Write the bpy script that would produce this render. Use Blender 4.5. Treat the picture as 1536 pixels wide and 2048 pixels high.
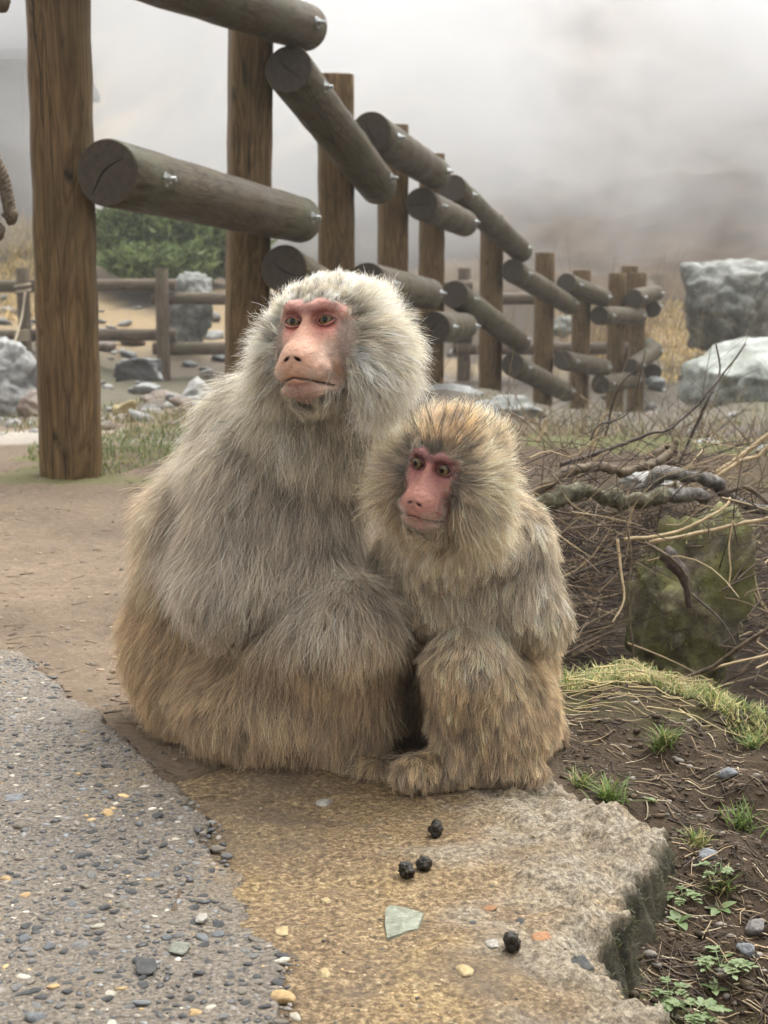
import bpy, bmesh, math, random
import numpy as np
from mathutils import Vector, Matrix
from mathutils.kdtree import KDTree

SC = bpy.context.scene
for _o in list(bpy.data.objects):
    bpy.data.objects.remove(_o)
R = math.radians

# ------------------------------------------------------------------ camera
CAM_Z, TILT, FPX = 0.57, R(8.7), 3000.0
cam_d = bpy.data.cameras.new('camera')
cam = bpy.data.objects.new('camera', cam_d)
SC.collection.objects.link(cam)
SC.camera = cam
cam.location = (0, 0, CAM_Z)
cam.rotation_euler = (R(90) - TILT, 0, 0)
cam_d.sensor_fit = 'VERTICAL'
cam_d.sensor_height = 36.0
cam_d.lens = FPX / 2048 * 36.0
cam_d.clip_start, cam_d.clip_end = 0.05, 800
cam_d.dof.use_dof = True
cam_d.dof.focus_distance = 1.62
cam_d.dof.aperture_fstop = 14.0

# ------------------------------------------------------------------ sky, sun, exposure
SUN_EL, SUN_AZ = R(64), R(35)          # high, behind the subject and to the right
world = bpy.data.worlds.new('World')
SC.world = world
world.use_nodes = True
wn = world.node_tree
wn.nodes.clear()
w_out = wn.nodes.new('ShaderNodeOutputWorld')
w_bg = wn.nodes.new('ShaderNodeBackground')
w_sky = wn.nodes.new('ShaderNodeTexSky')
w_sky.sky_type = 'NISHITA'
w_sky.sun_disc = False
w_sky.sun_elevation = SUN_EL
w_sky.sun_rotation = SUN_AZ
w_sky.air_density, w_sky.dust_density, w_sky.ozone_density = 1.0, 6.0, 1.0
w_hsv = wn.nodes.new('ShaderNodeHueSaturation')   # overcast: the cloud layer takes the blue out
w_hsv.inputs['Saturation'].default_value = 0.0
w_bg.inputs['Strength'].default_value = 0.15
wn.links.new(w_sky.outputs[0], w_hsv.inputs['Color'])
wn.links.new(w_hsv.outputs[0], w_bg.inputs['Color'])
wn.links.new(w_bg.outputs[0], w_out.inputs['Surface'])

sun_d = bpy.data.lights.new('sun', 'SUN')
sun_d.energy, sun_d.angle, sun_d.color = 1.0, R(30), (1.0, 0.98, 0.95)
sun = bpy.data.objects.new('sun', sun_d)
SC.collection.objects.link(sun)
_sd = Vector((math.sin(SUN_AZ) * math.cos(SUN_EL), math.cos(SUN_AZ) * math.cos(SUN_EL), math.sin(SUN_EL)))
sun.rotation_euler = _sd.to_track_quat('Z', 'Y').to_euler()

SC.view_settings.view_transform = 'Standard'
SC.view_settings.look = 'None'
SC.view_settings.gamma = 1.0
SC.view_settings.use_curve_mapping = False
SC.view_settings.exposure = 1.42
SC.render.engine = 'CYCLES'
cy = SC.cycles
cy.use_denoising = True
cy.denoiser = 'OPENIMAGEDENOISE'
cy.max_bounces, cy.diffuse_bounces, cy.glossy_bounces = 8, 3, 3
cy.transmission_bounces, cy.volume_bounces, cy.transparent_max_bounces = 5, 3, 16
cy.use_adaptive_sampling = True
cy.adaptive_threshold = 0.015
cy.caustics_reflective = cy.caustics_refractive = False

# ------------------------------------------------------------------ helpers
_c, _s = math.cos(TILT), math.sin(TILT)
def W(px, py, Y):
    """world point seen at photograph pixel (px, py), at distance Y in front of the lens"""
    u, v = (px - 768) / FPX, (1024 - py) / FPX
    dx, dy, dz = u, _c + v * _s, -_s + v * _c
    k = Y / dy
    return Vector((dx * k, Y, CAM_Z + dz * k))
def G(px, py, z=0.0):
    u, v = (px - 768) / FPX, (1024 - py) / FPX
    dx, dy, dz = u, _c + v * _s, -_s + v * _c
    k = (z - CAM_Z) / dz
    return Vector((dx * k, dy * k, z))
def PX(Y):
    return Y / FPX          # metres per photograph pixel at distance Y

rng = np.random.default_rng(11)
random.seed(5)

def _hash(ix, iy, iz, seed):
    h = (ix * 374761393 + iy * 668265263 + iz * 2147483647 + seed * 1274126177) & 0xFFFFFFFF
    h = ((h ^ (h >> 13)) * 1274126177) & 0xFFFFFFFF
    h = ((h ^ (h >> 16)) * 2246822519) & 0xFFFFFFFF
    return ((h ^ (h >> 15)) & 0xFFFFFF) / float(0xFFFFFF)
def vnoise(P, scale=1.0, seed=0):
    P = np.asarray(P, dtype=np.float64) * scale
    i = np.floor(P).astype(np.int64)
    f = P - i
    f = f * f * (3 - 2 * f)
    out = 0
    for dx in (0, 1):
        for dy in (0, 1):
            for dz in (0, 1):
                w = (f[:, 0] if dx else 1 - f[:, 0]) * (f[:, 1] if dy else 1 - f[:, 1]) * (f[:, 2] if dz else 1 - f[:, 2])
                out = out + w * _hash(i[:, 0] + dx, i[:, 1] + dy, i[:, 2] + dz, seed)
    return out * 2 - 1
def fbm(P, scale=1.0, octaves=4, seed=0, gain=0.5):
    t, a = 0, 1.0
    for o in range(octaves):
        t = t + a * vnoise(P, scale * 2 ** o, seed + o * 17)
        a *= gain
    return t
def sstep(a, b, x):
    t = np.clip((x - a) / (b - a), 0, 1)
    return t * t * (3 - 2 * t)

def link(o, parent=None):
    SC.collection.objects.link(o)
    if parent is not None:
        o.parent = parent
    return o
def mesh_np(name, V, F, mat=None, smooth=True, cols=None, cname='col'):
    """mesh from numpy arrays; F is (n,3) or (n,4) or a list of faces"""
    me = bpy.data.meshes.new(name)
    V = np.asarray(V, dtype=np.float32)
    if isinstance(F, np.ndarray):
        n, k = F.shape
        me.vertices.add(len(V)); me.vertices.foreach_set('co', V.ravel())
        me.loops.add(n * k); me.loops.foreach_set('vertex_index', F.astype(np.int32).ravel())
        me.polygons.add(n)
        me.polygons.foreach_set('loop_start', np.arange(0, n * k, k, dtype=np.int32))
        me.update(calc_edges=True)
    else:
        me.from_pydata([tuple(map(float, v)) for v in V], [], [tuple(map(int, f)) for f in F])
    if smooth:
        me.polygons.foreach_set('use_smooth', np.ones(len(me.polygons), dtype=bool))
    if cols is not None:
        a = me.color_attributes.new(cname, 'FLOAT_COLOR', 'POINT')
        c4 = np.ones((len(V), 4), dtype=np.float32); c4[:, :3] = cols
        a.data.foreach_set('color', c4.ravel())
    if mat is not None:
        me.materials.append(mat)
    me.update()
    return me
def obj(name, me, parent=None, loc=None):
    o = bpy.data.objects.new(name, me)
    link(o, parent)
    if loc is not None:
        o.location = loc
    return o
def empty(name, loc=(0, 0, 0)):
    o = bpy.data.objects.new(name, None)
    o.empty_display_size = 0.05
    link(o); o.location = loc
    return o
def tag(o, label=None, cat=None, group=None, kind=None):
    if label: o['label'] = label
    if cat: o['category'] = cat
    if group: o['group'] = group
    if kind: o['kind'] = kind
    return o

class Nodes:
    """small material builder"""
    def __init__(s, name, rough=0.7, spec=0.3):
        s.m = bpy.data.materials.new(name); s.m.use_nodes = True
        s.t = s.m.node_tree
        s.b = s.t.nodes['Principled BSDF']
        s.b.inputs['Roughness'].default_value = rough
        s.b.inputs['Specular IOR Level'].default_value = spec
        s.tc = s.t.nodes.new('ShaderNodeTexCoord')
    def n(s, typ, **kw):
        nd = s.t.nodes.new(typ)
        for k, v in kw.items():
            if k in nd.inputs: 
                nd.inputs[k].default_value = v
            else:
                setattr(nd, k, v)
        return nd
    def l(s, a, b): s.t.links.new(a, b)
    def map(s, scale=(1, 1, 1), src='Object', loc=(0, 0, 0), rot=(0, 0, 0)):
        mp = s.n('ShaderNodeMapping'); mp.inputs['Scale'].default_value = scale
        mp.inputs['Location'].default_value = loc; mp.inputs['Rotation'].default_value = rot
        s.l(s.tc.outputs[src], mp.inputs['Vector']); return mp.outputs[0]
    def noise(s, vec=None, scale=5, detail=6, rough=0.6, dist=0.0):
        nd = s.n('ShaderNodeTexNoise', Scale=scale, Detail=detail, Roughness=rough, Distortion=dist)
        if vec is not None: s.l(vec, nd.inputs['Vector'])
        else: s.l(s.tc.outputs['Object'], nd.inputs['Vector'])
        return nd.outputs['Fac']
    def voro(s, vec=None, scale=5, feature='F1', out='Distance', rand=1.0):
        nd = s.n('ShaderNodeTexVoronoi', feature=feature, Scale=scale)
        nd.inputs['Randomness'].default_value = rand
        if vec is not None: s.l(vec, nd.inputs['Vector'])
        else: s.l(s.tc.outputs['Object'], nd.inputs['Vector'])
        return nd.outputs[out]
    def ramp(s, fac, stops, interp='LINEAR'):
        nd = s.n('ShaderNodeValToRGB'); cr = nd.color_ramp; cr.interpolation = interp
        while len(cr.elements) < len(stops): cr.elements.new(0.5)
        for e, (p, c) in zip(cr.elements, stops):
            e.position = p
            e.color = (c, c, c, 1) if isinstance(c, (int, float)) else (*c, 1)
        s.l(fac, nd.inputs['Fac']); return nd.outputs['Color']
    def mix(s, a, b, fac=0.5, mode='MIX'):
        nd = s.n('ShaderNodeMix', data_type='RGBA', blend_type=mode)
        for q, v in ((0, fac), (6, a), (7, b)):
            sock = nd.inputs[q]
            if isinstance(v, (int, float)): sock.default_value = v if q == 0 else (v, v, v, 1)
            elif isinstance(v, tuple): sock.default_value = (*v, 1)
            else: s.l(v, sock)
        return nd.outputs[2]
    def math(s, op, a, b=0.0, c=None):
        nd = s.n('ShaderNodeMath', operation=op)
        for k, v in enumerate((a, b) if c is None else (a, b, c)):
            if isinstance(v, (int, float)): nd.inputs[k].default_value = v
            else: s.l(v, nd.inputs[k])
        return nd.outputs[0]
    def attr(s, name, out='Color', typ='GEOMETRY'):
        nd = s.n('ShaderNodeAttribute', attribute_name=name, attribute_type=typ); return nd.outputs[out]
    def col(s, c): s.l(c, s.b.inputs['Base Color'])
    def bump(s, h, strength=0.5, dist=0.01, prev=None):
        nd = s.n('ShaderNodeBump', Strength=strength, Distance=dist)
        s.l(h, nd.inputs['Height'])
        if prev is not None: s.l(prev, nd.inputs['Normal'])
        s.l(nd.outputs[0], s.b.inputs['Normal']); return nd.outputs[0]
    def rough(s, r): s.l(r, s.b.inputs['Roughness'])

def tube(pts, rads, seg=8, noise=0.0, seed=0, caps=True):
    """swept tube through pts: returns V, F (quads + fans as lists)"""
    pts = np.asarray([tuple(p) for p in pts], dtype=float); n = len(pts)
    rads = np.full(n, rads, dtype=float) if np.isscalar(rads) else np.asarray(rads, dtype=float)
    T = np.gradient(pts, axis=0); T /= np.linalg.norm(T, axis=1)[:, None] + 1e-12
    up = np.array([0, 0, 1.0]) if abs(T[0, 2]) < 0.9 else np.array([1.0, 0, 0])
    A = np.cross(T[0], up); A /= np.linalg.norm(A)
    V = []
    for i in range(n):
        A = A - T[i] * np.dot(A, T[i]); A /= np.linalg.norm(A) + 1e-12
        B = np.cross(T[i], A)
        for k in range(seg):
            a = 2 * math.pi * k / seg
            V.append(pts[i] + rads[i] * (math.cos(a) * A + math.sin(a) * B))
    V = np.array(V)
    if noise > 0:
        cen = np.repeat(pts, seg, axis=0)
        V = cen + (V - cen) * (1 + noise * fbm(V, 0.7 / max(rads.max(), 1e-4), 3, seed))[:, None]
    F = []
    for i in range(n - 1):
        for k in range(seg):
            k2 = (k + 1) % seg
            F.append((i * seg + k, i * seg + k2, (i + 1) * seg + k2, (i + 1) * seg + k))
    if caps:
        F.append(tuple(range(seg - 1, -1, -1)))
        F.append(tuple((n - 1) * seg + k for k in range(seg)))
    return V, F
def spline(pts, n):
    """Catmull-Rom through pts"""
    P = np.asarray([tuple(p) for p in pts], dtype=float)
    P = np.vstack([2 * P[0] - P[1], P, 2 * P[-1] - P[-2]])
    m = len(P) - 3
    t = np.linspace(0, m - 1e-6, n); i = t.astype(int); f = (t - i)[:, None]
    a, b, c, d = P[i], P[i + 1], P[i + 2], P[i + 3]
    return 0.5 * ((2 * b) + (-a + c) * f + (2 * a - 5 * b + 4 * c - d) * f ** 2 + (-a + 3 * b - 3 * c + d) * f ** 3)
# ================================================================== terrain
_cp = [(-.9, .5, 0), (0, .5, 0), (-.5, .9, 0), (0, .9, 0), (0, 1.25, 0), (-.7, 1.3, 0), (0, 1.6, 0), (-.5, 1.7, 0), (0.12, 1.9, 0), (-.6, 2.5, .0),
       (-1.3, 2.5, .01), (0, 2.4, 0), (-.87, 4.15, .04), (-1.7, 4.2, .03), (-.2, 3.4, .02), (.15, 1.7, 0), (-1.6, 1.2, 0), (.1, 1.45, -.004),
       (.22, 1.22, -.11), (.33, 1.1, -.13), (.32, 1.38, -.075), (.27, 1.3, -.10), (.5, 1.6, -.04), (.28, 1.78, -.002), (.28, 2.0, .012), (.37, 2.14, .0), (.52, 1.95, -.025), (.62, 1.6, -.05), (.7, 1.1, -.12), (.4, .7, -.12),
       (.36, 2.38, -.16), (.5, 2.45, -.26), (.8, 2.3, -.25), (.55, 2.9, -.16), (.3, 2.75, -.05), (.95, 3.0, -.12), (1.6, 3.0, -.1), (1.6, 1.6, -.2),
       (-.3, 5.9, .03), (-.05, 7.2, .0), (.2, 8.6, -.05), (.5, 10, -.14)]
_cp += [tuple(W(*q)) for q in [
    (1150, 925, 4.2), (1420, 925, 4.2), (1000, 868, 6), (1400, 880, 6.5), (1150, 872, 9), (990, 796, 11.5), (1090, 834, 13.4), (1160, 862, 14.2), (1230, 850, 15.2),
    (1275, 828, 16.3), (1400, 815, 12.5), (1520, 800, 12.5), (100, 868, 5.6), (300, 850, 6.2), (250, 815, 9), (323, 774, 17), (45, 724, 17), (600, 772, 17), (930, 784, 17),
    (1150, 740, 18.5), (250, 600, 21.5), (450, 600, 21.5), (0, 560, 22), (0, 425, 29), (60, 420, 29), (300, 430, 31), (450, 440, 31), (700, 610, 23), (1000, 590, 24), (1330, 668, 21), (1450, 690, 19.5),
    (300, 330, 70), (0, 330, 70)] + [(px, py + max(0, 1000 - px) * .25, Y) for px in (880, 1050, 1250, 1450, 1700) for py, Y in ((520, 26), (420, 29.5), (290, 34), (150, 39), (0, 45), (-250, 56), (-700, 80))]]
_cp += [(-60, 80, 6), (-30, 40, 3), (60, 40, 12), (70, 90, 50), (10, 130, 48), (-80, 130, 12), (80, 140, 60), (12, 8, -.8), (-10, 8, .2), (6, 14, -.7), (-8, 16, -.2)]
_cp = np.array(_cp, dtype=float)
def _tp(x, y):
    y = np.clip(y, 0.5, 160)
    return np.stack([np.clip(x / (0.45 + 0.26 * y), -4, 4) * 1.6, 2.2 * np.log(y + 0.4)], axis=1)
_cu = _tp(_cp[:, 0], _cp[:, 1])
def _phi(A, B):
    d2 = ((A[:, None, :] - B[None, :, :]) ** 2).sum(2)
    return 0.5 * d2 * np.log(d2 + 1e-9)
_nc = len(_cp)
_M = np.zeros((_nc + 3, _nc + 3))
_M[:_nc, :_nc] = _phi(_cu, _cu) + np.eye(_nc) * 1e-3
_M[:_nc, _nc] = 1; _M[:_nc, _nc + 1:] = _cu
_M[_nc, :_nc] = 1; _M[_nc + 1:, :_nc] = _cu.T
_rhs = np.zeros(_nc + 3); _rhs[:_nc] = _cp[:, 2]
_wt = np.linalg.solve(_M, _rhs)
def Hgt(x, y):
    x = np.atleast_1d(np.asarray(x, float)); y = np.atleast_1d(np.asarray(y, float))
    out = np.empty(len(x))
    for i in range(0, len(x), 20000):
        u = _tp(x[i:i + 20000], y[i:i + 20000])
        out[i:i + 20000] = _phi(u, _cu) @ _wt[:_nc] + _wt[_nc] + u @ _wt[_nc + 1:]
    P = np.stack([x, y, x * 0], 1)
    near = sstep(5.0, 9.0, y)
    out += (0.004 + 0.010 * sstep(.15, .4, x) * (1 - near)) * fbm(P, 16, 5, 3, .6)
    out += near * 0.05 * fbm(P, 1.3, 4, 5) + sstep(20, 30, y) * 0.45 * fbm(P, 0.3, 5, 9)
    return out

# lips of the stone slab and of the gravelly path, on the ground
SLAB = np.array([tuple(G(*q))[:2] for q in [(330, 1560), (560, 1500), (860, 1500), (1090, 1545), (1150, 1595), (1235, 1606), (1315, 1622), (1334, 1655), (1300, 1700), (1262, 1752), (1228, 1800),
        (1192, 1850), (1180, 1893), (1212, 1938), (1270, 1986), (1330, 2018), (1350, 2080), (1330, 2300), (1100, 2500), (300, 2500), (360, 2000), (330, 1700)]])
AGGR = np.array([tuple(G(*q))[:2] for q in [(-420, 1180), (-200, 1230), (-60, 1290), (20, 1318), (120, 1388), (200, 1455), (262, 1520), (325, 1590), (388, 1650), (432, 1720), (470, 1790), (505, 1880), (545, 1960), (560, 2060), (600, 2500), (-900, 2500), (-900, 1600)]])
def poly_sd(P, poly):
    """signed distance to polygon, positive inside"""
    d = np.full(len(P), 1e9); ins = np.zeros(len(P), bool)
    n = len(poly)
    for i in range(n):
        a, b = poly[i], poly[(i + 1) % n]
        e = b - a; w = P - a
        t = np.clip((w @ e) / (e @ e), 0, 1)
        d = np.minimum(d, np.linalg.norm(w - t[:, None] * e, axis=1))
        c = (a[1] > P[:, 1]) != (b[1] > P[:, 1])
        xs = a[0] + (P[:, 1] - a[1]) / (b[1] - a[1] + 1e-12) * e[0]
        ins ^= c & (P[:, 0] < xs)
    return np.where(ins, d, -d)

_lx, _ly = np.arange(-1.6, 1.4, .004), np.arange(.4, 2.7, .004)
_LX, _LY = np.meshgrid(_lx, _ly)
_lq = np.stack([_LX.ravel(), _LY.ravel()], 1)
_lut = {'s': poly_sd(_lq, SLAB).reshape(_LX.shape), 'a': poly_sd(_lq, AGGR).reshape(_LX.shape)}
def sd1(k, x, y):
    i, j = int((x + 1.6) / .004), int((y - .4) / .004)
    return _lut[k][j, i] if 0 <= i < len(_lx) and 0 <= j < len(_ly) else -1.0
def grade(a0, a1, n, p):
    t = np.linspace(-1, 1, n)
    return np.sign(t) * np.abs(t) ** p
_xs = np.concatenate([-np.geomspace(80, 1.3, 70)[:-1], np.linspace(-1.3, 1.3, 200), np.geomspace(1.3, 90, 75)[1:]])
_ys = np.concatenate([np.linspace(-4, .55, 8)[:-1], np.linspace(.55, 3.2, 210), np.geomspace(3.2, 150, 260)[1:]])
_gx, _gy = np.meshgrid(_xs, _ys)
gx, gy = _gx.ravel(), _gy.ravel()
gz = Hgt(gx, gy)
_hg = gz.reshape(len(_ys), len(_xs)).copy()
def H1(x, y):
    i = min(max(int(np.searchsorted(_xs, x)) - 1, 0), len(_xs) - 2); j = min(max(int(np.searchsorted(_ys, y)) - 1, 0), len(_ys) - 2)
    fx = (x - _xs[i]) / (_xs[i + 1] - _xs[i]); fy = (y - _ys[j]) / (_ys[j + 1] - _ys[j])
    return float((_hg[j, i] * (1 - fx) + _hg[j, i + 1] * fx) * (1 - fy) + (_hg[j + 1, i] * (1 - fx) + _hg[j + 1, i + 1] * fx) * fy)
_P2 = np.stack([gx, gy], 1)
_sd = poly_sd(_P2, SLAB)
_ag = poly_sd(_P2, AGGR)
gz = gz - 0.10 * sstep(.005, .05, _sd) - 0.02 * sstep(.005, .03, _ag) * (_sd < 0)   # ground dug away under slab and path
P3 = np.stack([gx, gy, gz], 1)
nA, nB, nC = fbm(P3, 3.2, 4, 21), fbm(P3, 0.6, 4, 33), fbm(P3, 9, 3, 41)
c_path = np.array([.185, .138, .096]); c_dark = np.array([.066, .046, .029]); c_grass = np.array([.11, .13, .04])
c_river = np.array([.115, .098, .078]); c_straw = np.array([.36, .27, .16]); c_hill = np.array([.13, .095, .065]); c_pale = np.array([.42, .38, .33])
def lerp3(a, b, t): return a * (1 - t[:, None]) + b * t[:, None]
C = np.tile(c_path, (len(gx), 1)) * (1 + 0.22 * nA + 0.1 * nC)[:, None]
C = lerp3(C, c_dark, sstep(.13, .25, gx + .05 * nA) * (1 - sstep(4, 6, gy)))
C = lerp3(C, c_dark * 1.25, sstep(3.3, 3.9, gy + .5 * nA) * sstep(-.75, -.55, gx) )
C = lerp3(C, np.array([.07, .075, .025]), sstep(.1, .55, nA + .4 * nC) * sstep(.14, .26, gx) * (1 - sstep(3, 4, gy)) * .6)
C = lerp3(C, np.array([.045, .033, .022]), sstep(.22, .3, gx) * sstep(2.2, 2.35, gy) * (1 - sstep(3.2, 4.2, gy)))
C = lerp3(C, c_grass, sstep(.15, .6, nA) * sstep(3.6, 4.0, gy) * (1 - sstep(6, 9, gy)) * .6)
C = lerp3(C, c_pale, (1 - sstep(.25, .5, np.abs(gy - 5.5) / 1.2)) * (gx < 0) * .7)
C = lerp3(C, c_river, sstep(6.2, 8, gy))
C = lerp3(C, c_grass * 1.1, sstep(.0, .5, nB) * sstep(9, 11, gy) * (1 - sstep(17, 20, gy)) * .18)
C = lerp3(C, c_straw, sstep(17.5, 20, gy) * sstep(-.35, .25, nB + .3 * nA))
C = lerp3(C, c_hill * (1 + .25 * nB + .5 * nA)[:, None], sstep(21, 25, gy) * sstep(-1, 3, gx))
C = np.clip(C, .02, .8)
nx, ny = len(_xs), len(_ys)
ii = (np.arange(ny - 1)[:, None] * nx + np.arange(nx - 1)[None, :]).ravel()
Fq = np.stack([ii, ii + 1, ii + nx + 1, ii + nx], 1)

m = Nodes('soil', 0.85, 0.12)
base = m.attr('col')
n1 = m.noise(scale=60, detail=8, rough=.75); n2 = m.noise(scale=9, detail=6)
peb = m.voro(scale=150); pcol = m.voro(scale=150, out='Color')
c = m.mix(base, m.ramp(n1, [(.3, .35), (.5, .5), (.72, .78)]), .75, 'OVERLAY')
c = m.mix(c, m.ramp(n2, [(.3, .42), (.7, .6)]), .6, 'OVERLAY')
c = m.mix(c, (.26, .235, .20), m.math('MULTIPLY', m.ramp(peb, [(.10, 1.0), (.16, 0.0)]), m.ramp(pcol, [(.80, 0.0), (.84, .7)])))
m.col(c)
m.rough(m.ramp(n2, [(.35, .7), (.65, .95)]))
b1 = m.bump(n1, 1.0, .009); m.bump(peb, .25, .004, b1)
ground = obj('ground', mesh_np('ground', P3, Fq, m.m, True, C))
tag(ground, 'brown soil ground sloping from the path down to the stream bed', kind='structure')

# ------------------------------------------------------------------ stone slab the monkeys sit on
def sheet(name, poly, x0, x1, y0, y1, step, hfun, drop, lip, mat, seed, rag=.006, ragscale=35):
    xs, ys = np.arange(x0, x1, step), np.arange(y0, y1, step)
    X, Y = np.meshgrid(xs, ys); X, Y = X.ravel(), Y.ravel()
    Q = np.stack([X, Y, X * 0], 1)
    d = poly_sd(Q[:, :2], poly) + rag * fbm(Q, ragscale, 4, seed) 
    top = hfun(X, Y, d)
    sq = np.clip((d + lip) / lip, 0, 1); edge = sq * sq * (3 - 2 * sq) if drop < .05 else 1 - (1 - sq) ** 1.6
    Z = top * edge + (top - drop) * (1 - edge)
    # crumble the side
    side = (1 - edge) * edge * 4
    nn = fbm(np.stack([X, Y, Z], 1), 70, 3, seed + 5)
    X = X + side * .010 * nn; Z = Z + side * .006 * fbm(np.stack([X, Y, Z], 1), 45, 3, seed + 8)
    n1, n2 = len(xs), len(ys)
    i = (np.arange(n2 - 1)[:, None] * n1 + np.arange(n1 - 1)[None, :]).ravel()
    F = np.stack([i, i + 1, i + n1 + 1, i + n1], 1)
    keep = (d[F] > -lip * 1.15).all(1)
    F = F[keep]
    used = np.unique(F); remap = np.full(len(X), -1); remap[used] = np.arange(len(used))
    V = np.stack([X, Y, Z], 1)[used]
    wet = np.clip(edge[used], 0, 1)
    cols = np.stack([wet, fbm(V, 8, 3, seed + 9) * .5 + .5, sstep(.02, .17, V[:, 0] + .09 * fbm(V, 14, 4, 3))], 1)
    me = mesh_np(name, V, remap[F], mat, True, cols)
    return obj(name, me)
def slab_top(X, Y, d):
    Q = np.stack([X, Y, X * 0], 1)
    z = 0.006 + .0022 * fbm(Q, 40, 4, 2) + .004 * fbm(Q, 9, 3, 8)
    rgt = sstep(.05, .22, X)                             # the broken right side is rougher
    z += rgt * (.010 * fbm(Q, 28, 5, 6, .6)) - rgt * .004
    return z - 0.010 * (1 - sstep(0, .03, d))
def slab_h(X, Y):
    X = np.atleast_1d(np.asarray(X, float)); Y = np.atleast_1d(np.asarray(Y, float))
    return slab_top(X, Y, np.full(len(X), 1.0))
m = Nodes('weathered_tan_stone', .65, .35)
g1 = m.noise(scale=170, detail=7, rough=.8); g2 = m.noise(scale=28, detail=7, rough=.7); g3 = m.noise(scale=7, detail=5, rough=.6, dist=.6)
c = m.ramp(g1, [(.33, (.030, .022, .014)), (.45, (.16, .115, .064)), (.54, (.32, .24, .14)), (.68, (.70, .57, .37))])
c = m.mix(c, m.ramp(g3, [(.40, (.42, .36, .31)), (.54, (.54, .47, .38)), (.64, (.62, .53, .36))]), .8, 'SOFT_LIGHT')
c = m.mix(c, (.13, .10, .075), m.math('MULTIPLY', m.ramp(g2, [(.54, 0.0), (.68, 1.0)]), .55))
c = m.mix(c, (.14, .105, .075), m.ramp(m.noise(m.map((1, 1, 1), loc=(3, 1, 0)), 5, 5), [(.5, 0.0), (.68, .7)]))
sepx = m.n('ShaderNodeSeparateColor'); m.l(m.attr('col'), sepx.inputs[0])
pg = m.ramp(g1, [(.34, (.07, .058, .042)), (.47, (.28, .24, .175)), (.60, (.56, .50, .40))])
c = m.mix(c, pg, m.math('MULTIPLY', sepx.outputs[2], m.ramp(g2, [(.35, .25), (.6, .9)])))
c = m.mix(m.mix((.022, .021, .009), (.11, .092, .056), m.ramp(g2, [(.4, 0.0), (.6, 1.0)])), c, m.ramp(sepx.outputs[0], [(.90, 0.0), (1.0, 1.0)]))
m.col(c); m.rough(m.ramp(g2, [(.35, .4), (.65, .8)]))
bb = m.bump(g1, 1.0, .005); m.bump(g2, .6, .010, bb)
slab = sheet('stone_slab', SLAB, -.34, .34, .55, 1.86, .0034, slab_top, .15, .030, m.m, 4, rag=.009, ragscale=40)
tag(slab, 'flat tan stone slab under both monkeys with a broken mossy right edge', kind='structure')

# ------------------------------------------------------------------ gravelly path on the left with its pebbles
def aggr_top(X, Y, d):
    Q = np.stack([X, Y, X * 0], 1)
    return 0.013 + .0015 * fbm(Q, 60, 3, 12) + .003 * fbm(Q, 6, 3, 14) + .004 * sstep(0.0, .12, d)
def aggr_h(X, Y):
    X = np.atleast_1d(np.asarray(X, float)); Y = np.atleast_1d(np.asarray(Y, float))
    d = poly_sd(np.stack([X, Y], 1), AGGR)
    return aggr_top(X, Y, d)
m = Nodes('worn_path_concrete', .7, .35)
g1 = m.noise(scale=200, detail=7, rough=.8); g2 = m.noise(scale=22, detail=6); g3 = m.noise(scale=5, detail=4)
v1 = m.voro(scale=190, out='Distance'); v1c = m.voro(scale=190, out='Color')
c = m.ramp(g1, [(.30, (.038, .033, .028)), (.44, (.14, .122, .098)), (.56, (.25, .218, .178)), (.72, (.52, .465, .39))])
c = m.mix(c, m.ramp(g3, [(.38, (.46, .43, .40)), (.56, (.56, .51, .45)), (.66, (.68, .55, .38))]), .7, 'SOFT_LIGHT')
grit = m.mix(m.ramp(v1c, [(.2, (.06, .06, .06)), (.5, (.16, .15, .14)), (.8, (.34, .30, .24))]), c, m.ramp(v1, [(.22, 0.0), (.34, 1.0)]))
c = m.mix(c, grit, m.ramp(v1c, [(.35, 1.0), (.75, .2)]))
m.col(c); m.rough(m.ramp(g2, [(.35, .38), (.65, .8)]))
bb = m.bump(g1, 1.0, .004); bb = m.bump(v1, .8, .004, bb); m.bump(g2, .5, .010, bb)
path = sheet('path', AGGR, -1.5, -.02, .5, 2.5, .0065, aggr_top, .022, .010, m.m, 24, rag=.012, ragscale=22)
tag(path, 'grey worn path set with dark pebbles at lower left', kind='structure')

def stone_mesh(name, seed, sub=2, flat=.6, rough=.25, mat=None, facets=3, smooth=True):
    bm = bmesh.new()
    bmesh.ops.create_icosphere(bm, subdivisions=sub, radius=1.0)
    V = np.array([v.co[:] for v in bm.verts])
    rs = np.random.default_rng(seed)
    for k in range(facets):                               # chop facets
        nrm = rs.normal(size=3); nrm /= np.linalg.norm(nrm); h = rs.uniform(.55, .85)
        dd = V @ nrm - h
        V = V - np.where(dd > 0, dd * .85, 0)[:, None] * nrm
    V = V * (1 + rough * fbm(V, 1.1, 3, seed))[:, None]
    V[:, 2] *= flat
    for v, co in zip(bm.verts, V): v.co = co
    me = bpy.data.meshes.new(name); bm.to_mesh(me); bm.free()
    if smooth: me.polygons.foreach_set('use_smooth', np.ones(len(me.polygons), dtype=bool))
    if mat: me.materials.append(mat)
    return me
def stone_mat(name, dark, mid, lite, rough=.55, scale=3.0, spec=.45):
    m = Nodes(name, rough, spec)
    a = m.noise(scale=scale, detail=8, rough=.7, dist=.4); b = m.noise(scale=scale * 6, detail=6, rough=.7)
    rnd = m.n('ShaderNodeObjectInfo').outputs['Random']
    c = m.ramp(a, [(.3, dark), (.52, mid), (.75, lite)])
    c = m.mix(c, m.ramp(b, [(.3, .3), (.7, .75)]), .5, 'OVERLAY')
    c = m.mix(c, m.ramp(rnd, [(0, .36), (1, .64)]), .6, 'OVERLAY')
    m.col(c); m.bump(b, .5, .05); return m.m
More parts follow.
